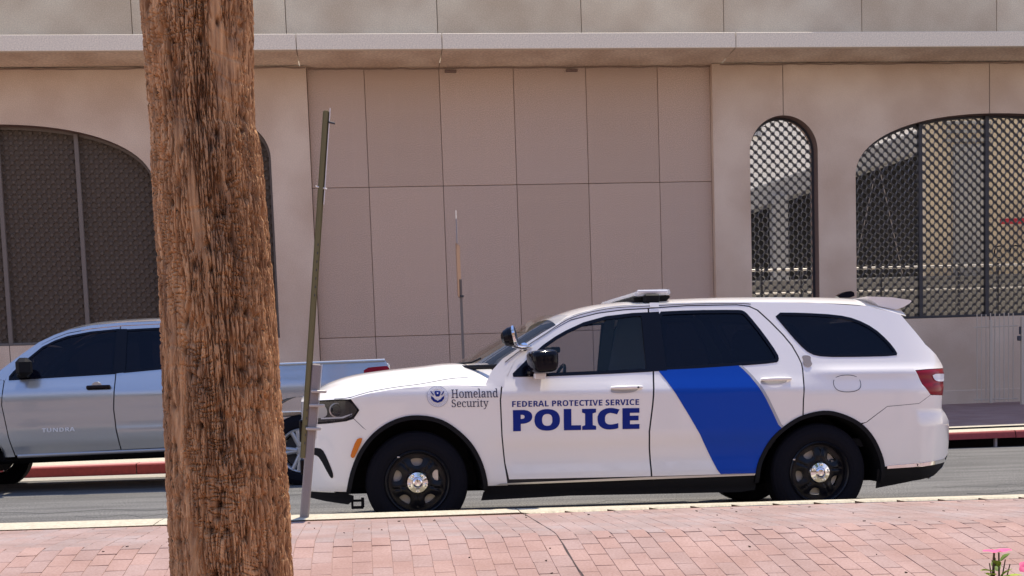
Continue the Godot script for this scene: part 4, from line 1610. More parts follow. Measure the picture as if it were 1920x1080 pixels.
	tube(st, [Vector3(-0.53, 1.322, 0.72), Vector3(-0.43, 1.318, 0.70)], [0.018, 0.022], 8)
	obj("spotlight_handle", st, M.black_plastic, spot)
	# light bar across the roof
	var bar_prof := poly([0.165, 1.722, 0.185, 1.752, 0.23, 1.765, 0.40, 1.772, 0.445, 1.768, 0.452, 1.745, 0.445, 1.730, 0.2, 1.718])
	st = new_st()
	prism(st, bar_prof, -0.62, 0.60)
	var lb := obj("light_bar", st, M.bar_cover, s)
	st = new_st()
	for k in 9:
		box(st, Vector3(0.31, 1.744, -0.54 + k * 0.132), Vector3(0.20, 0.026, 0.10), 0.006)
	obj("lamp_module", st, M.clear_lens, lb)
	st = new_st()
	box(st, Vector3(0.31, 1.752, 0.605), Vector3(0.24, 0.025, 0.02), 0.006)
	obj("end_cap", st, M.clear_lens, lb)
	st = new_st()
	prism(st, poly([0.18, 1.678, 0.17, 1.712, 0.45, 1.728, 0.46, 1.715, 0.43, 1.682]), -0.5, 0.56)
	box(st, Vector3(0.30, 1.700, 0.60), Vector3(0.12, 0.06, 0.08), 0.01)
	obj("mounting_foot", st, M.black_plastic, lb)
	st = new_st()
	patch(st, poly([0.27, 1.63, 0.27, 1.665, 0.34, 1.665, 0.34, 1.63]), [], suv_f(0.004), 0.05)
	obj("mounting_strap", st, W, lb)
	st = new_st()
	prism(st, soft(poly([2.0, 1.738, 2.07, 1.786, 2.165, 1.795, 2.172, 1.738]), 1), -0.028, 0.028)
	obj("roof_aerial", st, M.gloss_black, s)

	# ---- handles, filler flap, badge
	for h in [[0.022, 1.018], [1.17, 1.064]]:
		both("handle_recess", soft(poly([h[0] - 0.125, h[1] - 0.012, h[0] - 0.09, h[1] - 0.028, h[0] + 0.05, h[1] - 0.024, h[0] + 0.10, h[1] + 0.004, h[0] + 0.05, h[1] + 0.02, h[0] - 0.10, h[1] + 0.018]), 2), [], 0.0015, 0.03, M.grey_vinyl, s, false)
		st = new_st()
		var hp := []
		for i in 9:
			var t := i / 8.0
			var u: float = h[0] - 0.115 + 0.235 * t
			var v: float = h[1] + 0.012 + 0.004 * t
			hp.append(Vector3(u, v, suv_w(u, v) + 0.012 + 0.016 * sin(PI * t)))
		tube(st, hp, [0.010, 0.013, 0.015, 0.016, 0.016, 0.016, 0.015, 0.013, 0.010], 10)
		var ho := obj("door_handle", st, W, s)
		if h[0] < 0.5:
			st = new_st()
			lathe(st, [Vector2(0.008, 0.0), Vector2(0.008, 0.004), Vector2(0.0, 0.005)], Transform3D(Basis(Vector3.RIGHT, PI / 2), Vector3(h[0] + 0.085, h[1] + 0.015, suv_w(0, 1.03) + 0.03)), 10, true)
			lathe(st, [Vector2(0.005, 0.0), Vector2(0.005, 0.004), Vector2(0.0, 0.005)], Transform3D(Basis(Vector3.RIGHT, PI / 2), Vector3(h[0] + 0.045, h[1] + 0.015, suv_w(0, 1.03) + 0.034)), 10, true)
			obj("keyhole", st, M.seam_dark, ho)
	var flap := soft(poly([1.617, 1.103, 1.836, 1.103, 1.836, 0.972, 1.617, 0.972]), 3)
	both("filler_flap", flap, [Geometry2D.offset_polygon(flap, -0.0045)[0]], 0.0015, 0.03, M.seam_dark, s, false)
	both("pillar_badge", soft(poly([1.400, 1.250, 1.44, 1.256, 1.474, 1.246, 1.466, 1.215, 1.478, 1.185, 1.44, 1.160, 1.402, 1.185, 1.41, 1.215]), 1), [], 0.006, 0.02, M.grey_steel, s, false)

	# ---- livery
	var blue := poly([0.277, 1.156, 0.335, 1.075, 0.399, 0.971, 0.49, 0.825, 0.578, 0.676, 0.650, 0.535, 0.710, 0.415, 0.738, 0.378, 1.08, 0.378, 1.22, 0.70, 1.182, 0.738, 1.135, 0.835, 1.085, 0.932, 1.03, 1.025, 0.975, 1.105, 0.93, 1.155, 0.900, 1.183, 0.58, 1.166])
	both("blue_band", blue, [hole_r], 0.003, 0.05, M.blue_vinyl, s)
	both("band_edge", poly([1.22, 0.70, 1.182, 0.738, 1.135, 0.835, 1.085, 0.932, 1.03, 1.025, 0.975, 1.105, 0.93, 1.155, 0.900, 1.183, 0.925, 1.184, 0.955, 1.155, 1.0, 1.105, 1.055, 1.027, 1.108, 0.935, 1.156, 0.840, 1.205, 0.742, 1.24, 0.71]), [hole_r], 0.003, 0.05, M.grey_vinyl, s, false)
	lettering("POLICE", "Droid Sans", 700, -0.822, 0.117, 0.727, 0.884, suv_f(0.003), M.navy_letter, "lettering", s, 0.9)
	lettering("FEDERAL PROTECTIVE SERVICE", "Droid Sans", 700, -0.827, 0.115, 0.903, 0.946, suv_f(0.003), M.navy_letter, "lettering", s)
	lettering("Homeland", "Droid Serif", 400, -1.266, -0.928, 0.975, 1.040, suv_f(0.003), M.dark_letter, "lettering", s)
	lettering("Security", "Droid Serif", 400, -1.266, -0.999, 0.892, 0.966, suv_f(0.003), M.dark_letter, "lettering", s)
	var c0 := Vector2(-1.366, 0.988)
	var circle := func(r: float) -> PackedVector2Array:
		var p := PackedVector2Array()
		for i in 36:
			p.append(c0 + Vector2(cos(TAU * i / 36.0), sin(TAU * i / 36.0)) * r)
		return p
	var seal := both("seal", circle.call(0.077), [circle.call(0.073)], 0.003, 0.04, M.seal_grey, s, false)
	st = new_st()
	patch(st, circle.call(0.073), [circle.call(0.054)], suv_f(0.0032), 0.03)
	obj("seal_ring", st, M.seal_pale, seal)
	# ring of tiny lettering, read as short strokes at this size
	st = new_st()
	for i in 34:
		var a := TAU * i / 34.0
		if i in [0, 17]:
			continue
		var rx := Vector2(cos(a), sin(a))
		var tx := Vector2(-sin(a), cos(a))
		var mid := c0 + rx * 0.0635
		patch(st, poly_from(PackedVector2Array([mid - rx * 0.0045 - tx * 0.0035, mid + rx * 0.0045 - tx * 0.0035, mid + rx * 0.0045 - tx * 0.0005, mid - rx * 0.0045 - tx * 0.0005])), [], suv_f(0.0036), 0.03)
	obj("seal_lettering", st, M.seal_grey, seal)
	st = new_st()
	var shapes := [
		[-0.018, 0.040, 0.018, 0.040, 0.022, 0.030, 0.016, 0.008, 0.010, 0.0, -0.010, 0.0, -0.016, 0.008, -0.022, 0.030],
		[-0.026, 0.012, -0.046, 0.042, -0.050, 0.038, -0.040, 0.020, -0.030, 0.006],
		[0.026, 0.012, 0.046, 0.042, 0.050, 0.038, 0.040, 0.020, 0.030, 0.006],
		[-0.048, 0.006, -0.030, -0.008, -0.020, -0.020, -0.008, -0.026, 0.008, -0.026, 0.020, -0.020, 0.030, -0.008, 0.048, 0.006, 0.046, -0.016, 0.030, -0.036, 0.0, -0.046, -0.030, -0.036, -0.046, -0.016]]
	for sh in shapes:
		var p := PackedVector2Array()
		for i in range(0, sh.size(), 2):
			p.append(c0 + Vector2(sh[i], sh[i + 1]))
		patch(st, poly_from(p), [], suv_f(0.004), 0.03)
	obj("seal_emblem", st, M.navy_letter, seal)
	st = new_st()
	for sh in [[-0.005, 0.030, 0.006, 0.028, 0.005, 0.018, -0.005, 0.018], [-0.009, -0.010, 0.009, -0.010, 0.008, -0.024, 0.0, -0.032, -0.008, -0.024]]:
		var p := PackedVector2Array()
		for i in range(0, sh.size(), 2):
			p.append(c0 + Vector2(sh[i], sh[i + 1]))
		patch(st, poly_from(p), [], suv_f(0.0046), 0.03)
	obj("seal_shield", st, M.seal_pale, seal)


# ------------------------------------------------------------------ silver pickup

func truck_w(u: float, v: float) -> float:
	var w := 1.0
	w -= (0.05 if u < -0.86 else 0.02) * smoothstep(1.08, 1.24, v)
	if v > 1.22:
		w -= (v - 1.22) * (0.40 if u < -0.86 else 0.05)
	if v < 1.1:
		# waist: hollow under the shoulder, a rib low on the doors
		w -= 0.012 * pow((1.1 - v) / 0.6, 2.0)
		w += 0.012 * exp(-pow((v - 0.70) / 0.045, 2.0)) * smoothstep(-3.2, -2.9, u)
		w -= 0.05 * smoothstep(0.62, 0.42, v)
	if u > -0.86 and v > 1.0:
		w -= 0.55 * (v - 1.0) * (v - 1.0)
	if u < -3.9:
		w -= 0.4 * pow((-3.9 - u) / 0.9, 2.5)
	return w


func truck_f(off := 0.0) -> Callable:
	return func(u, v): return Vector3(u, v, truck_w(u, v) + off)


func tboth(called: String, p: PackedVector2Array, holes: Array, off: float, m: Material, root: Node, far_too := true) -> void:
	var st := new_st()
	patch(st, p, holes, truck_f(off), 0.08)
	obj(called, st, m, root)
	if far_too:
		st = new_st()
		patch(st, p, holes, truck_f(off), 0.14, -1.0)
		obj(called, st, m, root)


func arc_hole(c: Vector2, r: float) -> PackedVector2Array:
	var p := PackedVector2Array()
	for i in 29:
		var a := PI * i / 28.0
		p.append(c + Vector2(cos(a) * r, sin(a) * r))
	p.append(Vector2(c.x - r, -0.3))
	p.append(Vector2(c.x + r, -0.3))
	return poly_from(p)


func make_pickup() -> void:
	var t := thing("pickup_truck", "silver blue crew cab pickup parked at the red far kerb behind the palm trunk", "pickup truck", Vector3(-0.739, 0.040, -14.85))
	var S: Material = M.silver_paint
	var hr := arc_hole(Vector2(0.0, 0.40), 0.575)
	var hf := arc_hole(Vector2(-3.70, 0.40), 0.56)
	var wf := poly([-3.03, 1.262, -3.03, 1.295, -2.99, 1.345, -2.85, 1.475, -2.70, 1.60, -2.57, 1.664, -2.44, 1.708, -2.20, 1.748, -1.915, 1.768, -1.945, 1.292])
	var wr := poly([-1.845, 1.302, -1.83, 1.760, -1.43, 1.770, -1.12, 1.755, -1.05, 1.60, -0.99, 1.42, -1.4, 1.330])
	tboth("front_door", poly([-3.02, 0.455, -3.06, 0.65, -3.107, 0.995, -3.08, 1.245, -3.03, 1.36, -2.88, 1.50, -2.72, 1.625, -2.58, 1.69, -2.45, 1.738, -2.2, 1.780, -1.895, 1.803, -1.935, 1.30, -1.968, 0.91, -1.955, 0.70, -1.927, 0.475]), [wf], 0.0, S, t)
	tboth("rear_door", poly([-1.915, 0.475, -1.943, 0.70, -1.956, 0.91, -1.923, 1.30, -1.883, 1.803, -1.45, 1.812, -1.06, 1.795, -0.95, 1.50, -0.93, 1.3, -0.93, 0.9, -1.0, 0.60, -1.05, 0.48]), [wr], 0.0, S, t)
	tboth("front_fender", poly([-3.03, 0.44, -3.07, 0.65, -3.117, 0.995, -3.09, 1.245, -3.10, 1.262, -4.5, 1.12, -4.75, 1.05, -4.78, 0.42]), [hf], 0.0, S, t)
	tboth("roof_rail", poly([-3.10, 1.262, -3.08, 1.252, -3.02, 1.366, -2.87, 1.508, -2.71, 1.633, -2.575, 1.698, -2.447, 1.746, -2.2, 1.788, -1.89, 1.811, -1.45, 1.820, -1.05, 1.803, -0.94, 1.50, -0.92, 1.3, -0.92, 0.5, -0.885, 0.5, -0.885, 1.3, -0.90, 1.50, -1.0, 1.82, -1.45, 1.848, -1.89, 1.842, -2.2, 1.822, -2.43, 1.780, -2.58, 1.730, -2.74, 1.655, -2.93, 1.52, -3.12, 1.372, -3.22, 1.275]), [], 0.0, S, t)
	tboth("bed_side", poly([-0.865, 0.52, -0.865, 1.325, -0.2, 1.332, 0.955, 1.338, 0.975, 1.30, 1.01, 1.20, 1.02, 0.62, 0.6, 0.55]), [hr], 0.0, S, t)
	tboth("front_window", wf, [], -0.008, M.privacy_glass, t)
	tboth("rear_window", wr, [], -0.008, M.privacy_glass, t)
	tboth("pillar_trim", poly([-1.955, 1.29, -1.925, 1.775, -1.82, 1.772, -1.835, 1.30]), [], 0.003, M.gloss_black, t)
	for e in [wf, wr]:
		tboth("window_seal", Geometry2D.offset_polygon(e, 0.008)[0], [Geometry2D.offset_polygon(e, -0.014)[0]], 0.002, M.gloss_black, t)
	var sh := new_st()
	for sd in [1.0, -1.0]:
		patch(sh, poly([-3.2, 0.48, -3.2, 1.22, -0.85, 1.22, -0.85, 0.55]), [hf, hr], truck_f(-0.025), 0.15, sd)
		patch(sh, poly([-2.0, 1.2, -1.95, 1.80, -1.80, 1.80, -1.83, 1.2]), [], truck_f(-0.02), 0.15, sd)
	box(sh, Vector3(-0.88, 0.95, 0), Vector3(0.02, 0.8, 1.8))
	obj("inner_shell", sh, M.seam_dark, t)
	# roof, windscreen, bonnet, cab back
	var st := new_st()
	var rows := []
	for i in 25:
		var u := lerpf(-2.80, -0.98, i / 24.0)
		var ve := curve_at([-2.80, 1.612, -2.58, 1.730, -2.43, 1.780, -2.2, 1.822, -1.89, 1.842, -1.45, 1.848, -1.0, 1.82], u)
		var vr := ve + curve_at([-2.80, 0.04, -2.5, 0.055, -2.2, 0.06, -1.4, 0.062, -0.98, 0.05], u)
		var r := []
		for j in 25:
			var q := j / 12.0 - 1.0
			r.append(Vector3(u, ve + (vr - ve) * (1.0 - pow(absf(q), 2.8)), truck_w(u, ve) * q))
		rows.append(r)
	loft(st, rows, Vector3.UP)
	obj("roof", st, S, t)
	st = new_st()
	rows = []
	for i in 9:
		var k := i / 8.0
		var r := []
		for j in 17:
			var q := j / 8.0 - 1.0
			var u := lerpf(-3.2, -2.76, k)
			r.append(Vector3(u - lerpf(0.28, 0.12, k) * (1.0 - q * q), lerpf(1.275, 1.64, k), (truck_w(u, lerpf(1.275, 1.64, k)) - 0.01) * q))
		rows.append(r)
	loft(st, rows, Vector3(-1, 1, 0))
	obj("windscreen", st, M.privacy_glass, t)
	st = new_st()
	rows = []
	for i in 17:
		var u := lerpf(-4.75, -3.09, i / 16.0)
		var vv := curve_at([-4.75, 1.05, -4.5, 1.12, -3.10, 1.262], u)
		var r := []
		for j in 17:
			var q := j / 8.0 - 1.0
			r.append(Vector3(u, vv + 0.07 * (1.0 - pow(absf(q), 3.0)), truck_w(u, vv) * q))
		rows.append(r)
	loft(st, rows, Vector3.UP)
	obj("bonnet", st, S, t)
	st = new_st()
	box(st, Vector3(-4.80, 0.78, 0), Vector3(0.12, 0.62, 1.2), 0.05)
	obj("grille", st, M.chrome, t)
	st = new_st()
	box(st, Vector3(-0.96, 1.32, 0), Vector3(0.05, 0.90, 1.40), 0.02)
	obj("cab_back", st, M.gloss_black, t)
	# load bed
	st = new_st()
	box(st, Vector3(0.06, 0.78, 0), Vector3(1.86, 0.06, 0.98), 0.01)
	for sd in [1.0, -1.0]:
		box(st, Vector3(0.05, 1.16, 0.83 * sd), Vector3(1.86, 0.30, 0.04), 0.01)
	box(st, Vector3(0.97, 1.0, 0), Vector3(0.07, 0.62, 1.66), 0.02)
	obj("load_bed", st, S, t)
	for sd in [1.0, -1.0]:
		st = new_st()
		var pts := []
		for i in 12:
			pts.append(Vector3(lerpf(-0.86, 0.95, i / 11.0), lerpf(1.322, 1.336, i / 11.0), 0.905 * sd))
		tube(st, pts, 0.022, 8)
		obj("bed_rail", st, S, t)
	tboth("tail_light", soft(poly([0.715, 1.262, 0.93, 1.276, 0.985, 1.276, 1.012, 1.19, 1.016, 0.80, 0.84, 0.80, 0.80, 1.10, 0.715, 1.160]), 1), [], 0.006, M.red_lens, t)
	st = new_st()
	box(st, Vector3(1.08, 0.56, 0), Vector3(0.16, 0.18, 1.9), 0.04)
	obj("rear_bumper", st, M.chrome, t)
	# sill, handles, mirrors, badge
	for sd in [1.0, -1.0]:
		st = new_st()
		tube(st, [Vector3(-3.0, 0.445, 0.93 * sd), Vector3(-1.05, 0.455, 0.93 * sd)], 0.022, 8)
		obj("sill_trim", st, M.alloy, t)
	st = new_st()
	box(st, Vector3(-2.0, 0.42, 0), Vector3(4.8, 0.14, 1.3), 0.03)
	box(st, Vector3(-1.95, 0.43, 0), Vector3(1.9, 0.10, 1.72), 0.03)
	box(st, Vector3(0.0, 0.55, 0), Vector3(1.9, 0.25, 1.1), 0.03)
	box(st, Vector3(-3.7, 0.75, 0), Vector3(1.2, 0.5, 1.1), 0.03)
	obj("chassis", st, M.black_plastic, t)
	for x in [-2.105, -1.06]:
		st = new_st()
		lathe(st, [Vector2(0.062, 0.0), Vector2(0.060, 0.004), Vector2(0.0, 0.003)], Transform3D(Basis(Vector3.RIGHT, PI / 2), Vector3(x - 0.02, 1.148, truck_w(x, 1.148) + 0.002)), 20, true)
		obj("handle_cup", st, S, t)
		st = new_st()
		box(st, Vector3(x, 1.150, truck_w(x, 1.150) + 0.022), Vector3(0.255, 0.045, 0.03), 0.012)
		obj("door_handle", st, M.gloss_black, t)
	for sd in [1.0, -1.0]:
		st = new_st()
		box(st, Vector3(-2.84, 1.385, 1.06 * sd), Vector3(0.15, 0.20, 0.18), 0.045)
		box(st, Vector3(-2.88, 1.30, 0.96 * sd), Vector3(0.12, 0.05, 0.10), 0.015)
		obj("mirror", st, M.black_plastic, t)
	lettering("TUNDRA", "Droid Sans", 700, -2.715, -2.375, 0.692, 0.735, truck_f(0.004), M.pale_edge, "lettering", t)
	for p in [[0.0, 1.0], [-3.70, 1.0], [0.0, -1.0], [-3.70, -1.0]]:
		truck_wheel(t, Vector3(p[0], 0.385, 0.97 * p[1]), p[1])
	for sd in [1.0, -1.0]:
		for c in [Vector2(0.0, 0.40), Vector2(-3.70, 0.40)]:
			st = new_st()
			for i in 28:
				var a := PI * i / 28.0
				var b := PI * (i + 1) / 28.0
				var p := Vector3(c.x + cos(a) * 0.57, c.y + sin(a) * 0.57, 0.985 * sd)
				var q := Vector3(c.x + cos(b) * 0.57, c.y + sin(b) * 0.57, 0.985 * sd)
				quad_auto(st, p, q, Vector3(q.x, q.y, 0.5 * sd), Vector3(p.x, p.y, 0.5 * sd), Vector3(c.x, c.y, p.z) - p)
			obj("wheel_well", st, M.black_plastic, t)


func truck_wheel(root: Node, at: Vector3, side: float) -> void:
	var w := Node3D.new()
	var nm := "wheel"
	var k := 0
	while root.has_node(nm):
		k += 1
		nm = "wheel_%03d" % k
	w.name = nm
	root.add_child(w, true)
	w.position = at
	if side < 0:
		w.rotation.y = PI
	var X := Transform3D(Basis(Vector3.RIGHT, PI / 2), Vector3.ZERO)
	var st := new_st()
	lathe(st, [Vector2(0.236, -0.01), Vector2(0.27, 0.004), Vector2(0.33, 0.004), Vector2(0.375, -0.02), Vector2(0.388, -0.045), Vector2(0.388, -0.22), Vector2(0.24, -0.26)], X, 48, true)
	obj("tyre", st, M.rubber, w)
	st = new_st()
	lathe(st, [Vector2(0.244, -0.006), Vector2(0.236, 0.004), Vector2(0.222, -0.002), Vector2(0.21, -0.03), Vector2(0.205, -0.16)], X, 40, true)
	for i in 5:
		var a := TAU * i / 5.0 + 0.3
		for d in [-0.14, 0.14]:
			var B := Basis(Vector3.BACK, a + d)
			var p0 := Basis(Vector3.BACK, a + d * 0.4) * Vector3(0, 0.05, -0.012)
			var p1 := B * Vector3(0, 0.222, -0.016)
			tube(st, [p0, p1], [0.030, 0.026], 6)
	lathe(st, [Vector2(0.07, -0.05), Vector2(0.066, -0.004), Vector2(0.04, 0.004), Vector2(0.0, 0.006)], X, 24, true)
	obj("rim", st, M.alloy, w)
	st = new_st()
	lathe(st, [Vector2(0.0, -0.09), Vector2(0.19, -0.09), Vector2(0.19, -0.12), Vector2(0.0, -0.12)], X, 30, true)
	obj("brake_disc", st, M.seam_dark, w)


# ------------------------------------------------------------------ palm

func make_palm() -> void:
	var pl := thing("palm_tree", "palm tree with rough brown furrowed trunk standing on the brick pavement", "palm tree", Vector3(-0.585, 0.0, -5.2))
	var rad := [0.0, 0.262, 0.36, 0.2465, 0.53, 0.2455, 0.75, 0.2445, 1.05, 0.2355, 1.31, 0.230, 1.53, 0.227, 1.72, 0.2215, 1.95, 0.219, 2.08, 0.2135, 2.125, 0.2085, 2.166, 0.2035, 2.385, 0.211, 2.65, 0.2165, 3.4, 0.212, 10.0, 0.17]
	var left := [0.0, 0.0, 0.53, 0.003, 1.05, 0.003, 1.53, 0.003, 1.95, -0.006, 2.12, -0.008, 2.166, -0.014, 2.385, -0.015, 2.65, -0.012, 10.0, 0.05]
	var n1 := FastNoiseLite.new()
	n1.seed = 21
	n1.frequency = 1.0
	n1.fractal_type = FastNoiseLite.FRACTAL_NONE
	var n2 := FastNoiseLite.new()
	n2.seed = 22
	n2.frequency = 1.0
	n2.fractal_octaves = 3
	# angles: fine on the side that faces the street camera
	var ang := []
	for i in 520:
		ang.append(lerpf(-0.35, PI + 0.35, i / 519.0))
	for i in range(1, 60):
		ang.append(lerpf(PI + 0.35, TAU - 0.35, i / 60.0))
	var ys := []
	for i in 760:
		ys.append(lerpf(0.0, 2.9, i / 759.0))
	for i in range(1, 60):
		ys.append(lerpf(2.9, 10.0, i / 59.0))
	var pits := []
	for i in 120:
		pits.append([rng.randf_range(0.0, PI), rng.randf_range(0.2, 2.85), rng.randf_range(0.006, 0.013), rng.randf_range(0.010, 0.024), rng.randf_range(0.010, 0.022)])
	var na := ang.size()
	var ny := ys.size()
	var V := PackedVector3Array()
	var C := PackedColorArray()
	V.resize(na * ny)
	C.resize(na * ny)
	for j in ny:
		var y: float = ys[j]
		var r0 := curve_at(rad, y)
		var cx := curve_at(left, y)
		var near := []
		for p in pits:
			if absf(p[1] - y) < p[3] * 2.2:
				near.append(p)
		for i in na:
			var a: float = ang[i]
			var ca := cos(a)
			var sa := sin(a)
			var px := ca * 0.225
			var pz := sa * 0.225
			var warp := n2.get_noise_3d(px * 5.0, y * 1.3, pz * 5.0)
			# long furrows between fibre bundles
			var lane := n1.get_noise_3d(px * 14.0, y * 0.9, pz * 14.0) * 0.6
			var f1 := absf(n1.get_noise_3d((px + warp * 0.010) * 42.0, y * 3.4 + lane, pz * 40.0))
			var f2 := absf(n1.get_noise_3d((px + warp * 0.008) * 78.0 + 40.0, y * 6.5, pz * 75.0))
			var f4 := absf(n1.get_noise_3d(px * 120.0 + 11.0, y * 11.0, pz * 120.0))
			var crack := maxf(smoothstep(0.18, 0.05, f1), maxf(0.8 * smoothstep(0.16, 0.04, f2), 0.4 * smoothstep(0.14, 0.0, f4)))
			var shallow := n2.get_noise_3d(px * 9.0 + 7.0, y * 1.6, pz * 9.0)
			crack *= smoothstep(-0.40, 0.05, shallow + 0.08)
			# short cross checks, mostly low on the left
			var patchy := smoothstep(0.0, 0.35, n2.get_noise_3d(px * 4.0 + 30.0, y * 1.2, pz * 4.0) - 0.25 * ca)
			var f3 := absf(n1.get_noise_3d(px * 7.0, y * 46.0 + warp * 2.0, pz * 7.0 + 90.0))
			var check := smoothstep(0.17, 0.02, f3) * patchy
			var ringed := smoothstep(0.72, 0.98, sin((y + 0.03 * warp + 0.012 * ca) * TAU / 0.085)) * smoothstep(-0.2, 0.3, n2.get_noise_3d(px * 5.0, y * 2.0 + 20.0, pz * 5.0))
			var rough := n2.get_noise_3d(px * 70.0, y * 16.0, pz * 70.0)
			var bulge := n2.get_noise_3d(px * 10.0, y * 3.0 + 50.0, pz * 10.0)
			var d := -0.021 * crack - 0.014 * check - 0.004 * ringed + 0.0045 * rough + 0.006 * bulge
			var hole := 0.0
			for p in near:
				var da: float = (a - p[0]) * 0.225
				var k := exp(-pow(da / p[2], 2.0) - pow((y - p[1]) / p[3], 2.0))
				hole = maxf(hole, k)
				d -= p[4] * k
			var r := r0 + d
			V[j * na + i] = Vector3(cx + ca * r, y, sa * r)
			# colour of the wood itself: tan, brown and weathered grey streaks
			var tone := n2.get_noise_3d(px * 20.0 + 3.0, y * 3.0, pz * 20.0) * 0.9 + 0.55 * n2.get_noise_3d(px * 3.0, y * 1.1 + 9.0, pz * 3.0)
			var fleck := n1.get_noise_3d(px * 80.0, y * 5.0, pz * 80.0)
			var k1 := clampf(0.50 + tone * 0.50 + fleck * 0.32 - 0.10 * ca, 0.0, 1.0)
			var col := Color(0.25, 0.116, 0.050).lerp(Color(0.74, 0.425, 0.205), k1)
			var grey := smoothstep(0.12, 0.5, n2.get_noise_3d(px * 7.0 + 60.0, y * 2.0, pz * 7.0))
			col = col.lerp(Color(0.27, 0.155, 0.09), grey * 0.55)
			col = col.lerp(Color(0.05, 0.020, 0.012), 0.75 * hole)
			C[j * na + i] = col
	var Nn := PackedVector3Array()
	Nn.resize(na * ny)
	for j in ny:
		for i in na:
			var u := V[j * na + (i + 1) % na] - V[j * na + (i - 1 + na) % na]
			var v := V[mini(j + 1, ny - 1) * na + i] - V[maxi(j - 1, 0) * na + i]
			var n := v.cross(u).normalized()
			var a: float = ang[i]
			if n.dot(Vector3(cos(a), 0, sin(a))) < 0.0:
				n = -n
			Nn[j * na + i] = n
	var I := PackedInt32Array()
	for j in ny - 1:
		for i in na:
			var i2 := (i + 1) % na
			var a := j * na + i
			var b := j * na + i2
			var c := (j + 1) * na + i2
			var d := (j + 1) * na + i
			# clockwise from outside
			I.append_array(PackedInt32Array([a, b, c, a, c, d]) if false else PackedInt32Array([a, c, b, a, d, c]))
	if true:
		# settle the winding by the first triangle
		var cr := (V[I[1]] - V[I[0]]).cross(V[I[2]] - V[I[0]])
		if cr.dot(Nn[I[0]]) > 0.0:
			for t in range(0, I.size(), 3):
				var q := I[t + 1]
				I[t + 1] = I[t + 2]
				I[t + 2] = q
	var arr := []
	arr.resize(Mesh.ARRAY_MAX)
	arr[Mesh.ARRAY_VERTEX] = V
	arr[Mesh.ARRAY_NORMAL] = Nn
	arr[Mesh.ARRAY_COLOR] = C
	arr[Mesh.ARRAY_INDEX] = I
	var am := ArrayMesh.new()
	am.add_surface_from_arrays(Mesh.PRIMITIVE_TRIANGLES, arr)
	obj("trunk", am, M.bark, pl)
	# crown above the picture
	var st := new_st()
	for f in 26:
		var a := f * 2.39996
		var rise := lerpf(1.3, -0.7, f / 25.0)
		var dir := Vector3(cos(a), 0, sin(a))
		var base := Vector3(0.05, 10.0, 0)
		var pts := []
		for k in 7:
			var t := k / 6.0
			pts.append(base + dir * (1.9 * t) * cos(rise * 0.5) + Vector3.UP * (1.6 * t * sin(rise) - 0.9 * t * t))
		tube(st, pts, [0.03, 0.025, 0.02, 0.016, 0.012, 0.009, 0.006], 5)
		for k in 16:
			var sp := lerpf(-1.2, 1.2, k / 15.0)
			var fd := dir.rotated(Vector3.UP, sp)
			var p: Vector3 = pts[5]
			var tip := p + fd * 0.85 + Vector3.DOWN * (0.25 + 0.2 * absf(sp))
			var sd := fd.cross(Vector3.UP).normalized() * 0.022
			quad(st, p - sd, p + sd, tip + sd * 0.2, tip - sd * 0.2, Vector3.UP)
	var cr2 := obj("crown", st, M.frond, pl)
	cr2.set_meta("kind", "stuff")


# ------------------------------------------------------------------ posts, sign, gate, flowers

func make_leaning_post() -> void:
	var p := thing("leaning_post", "leaning olive steel sign pole without a sign, strapped to a short grey post", "pole", Vector3(-0.456, 0.225, -8.45))
	# the grey stub, tilted to the right
	var lean := Vector3(0.132, 1.027, 0).normalized()
	var X := Transform3D(Basis(Vector3(lean.y, -lean.x, 0), lean, Vector3(0, 0, 1)), Vector3.ZERO)
	var st := new_st()
	box(st, Vector3(0, 0.515, 0), Vector3(0.060, 1.07, 0.060), 0.009, X)
	obj("stub_post", st, M.grey_steel, p)
	st = new_st()
	box(st, Vector3(0.034, 0.80, -0.02), Vector3(0.004, 0.50, 0.03), 0.0, X)
	obj("post_edge", st, M.pale_edge, p)
	# olive channel: web and two flanges, fixed on the left of the stub
	var l2 := Vector3(0.258, 2.25, 0).normalized()
	var Y := Transform3D(Basis(Vector3(l2.y, -l2.x, 0), l2, Vector3(0, 0, 1)), Vector3(0.015, 0.422, 0.02))
	st = new_st()
	box(st, Vector3(0, 1.135, 0.010), Vector3(0.019, 2.27, 0.006), 0.001, Y)
	for sx in [-1.0, 1.0]:
		box(st, Vector3(sx * 0.0108, 1.135, -0.004), Vector3(0.005, 2.27, 0.030), 0.001, Y)
		box(st, Vector3(sx * 0.0165, 1.135, -0.018), Vector3(0.009, 2.27, 0.004), 0.001, Y)
	obj("channel_pole", st, M.olive_steel, p)
	st = new_st()
	for k in 12:
		box(st, Vector3(0.006, 0.10 + k * 0.055 + (0.0 if k < 5 else 0.7), 0.0135), Vector3(0.006, 0.016, 0.003), 0.0, Y)
	obj("bolt_holes", st, M.seam_dark, p)
	st = new_st()
	box(st, Vector3(0.0245, 1.98, -0.01), Vector3(0.006, 0.62, 0.02), 0.001, Y)
	obj("edge_strip", st, M.pale_edge, p)
	st = new_st()
	tube(st, [Y * Vector3(0.02, 2.20, 0.0), Y * Vector3(0.062, 2.195, 0.0)], 0.007, 6)
	obj("bolt", st, M.seam_dark, p)
	st = new_st()
	tube(st, [Y * Vector3(-0.035, 1.78, 0.0), Y * Vector3(0.038, 1.77, 0.0)], 0.006, 6)
	obj("bolt", st, M.pale_edge, p)
	for h in [0.865, 0.772, 0.618]:
		st = new_st()
		var t: float = h * 0.128
		box(st, Vector3(t - 0.022, h, 0.012), Vector3(0.098, 0.018, 0.10), 0.004, Transform3D(Basis(Vector3.BACK, -0.06), Vector3(0.0, 0.0, 0)))
		obj("band", st, M.galvanised, p)


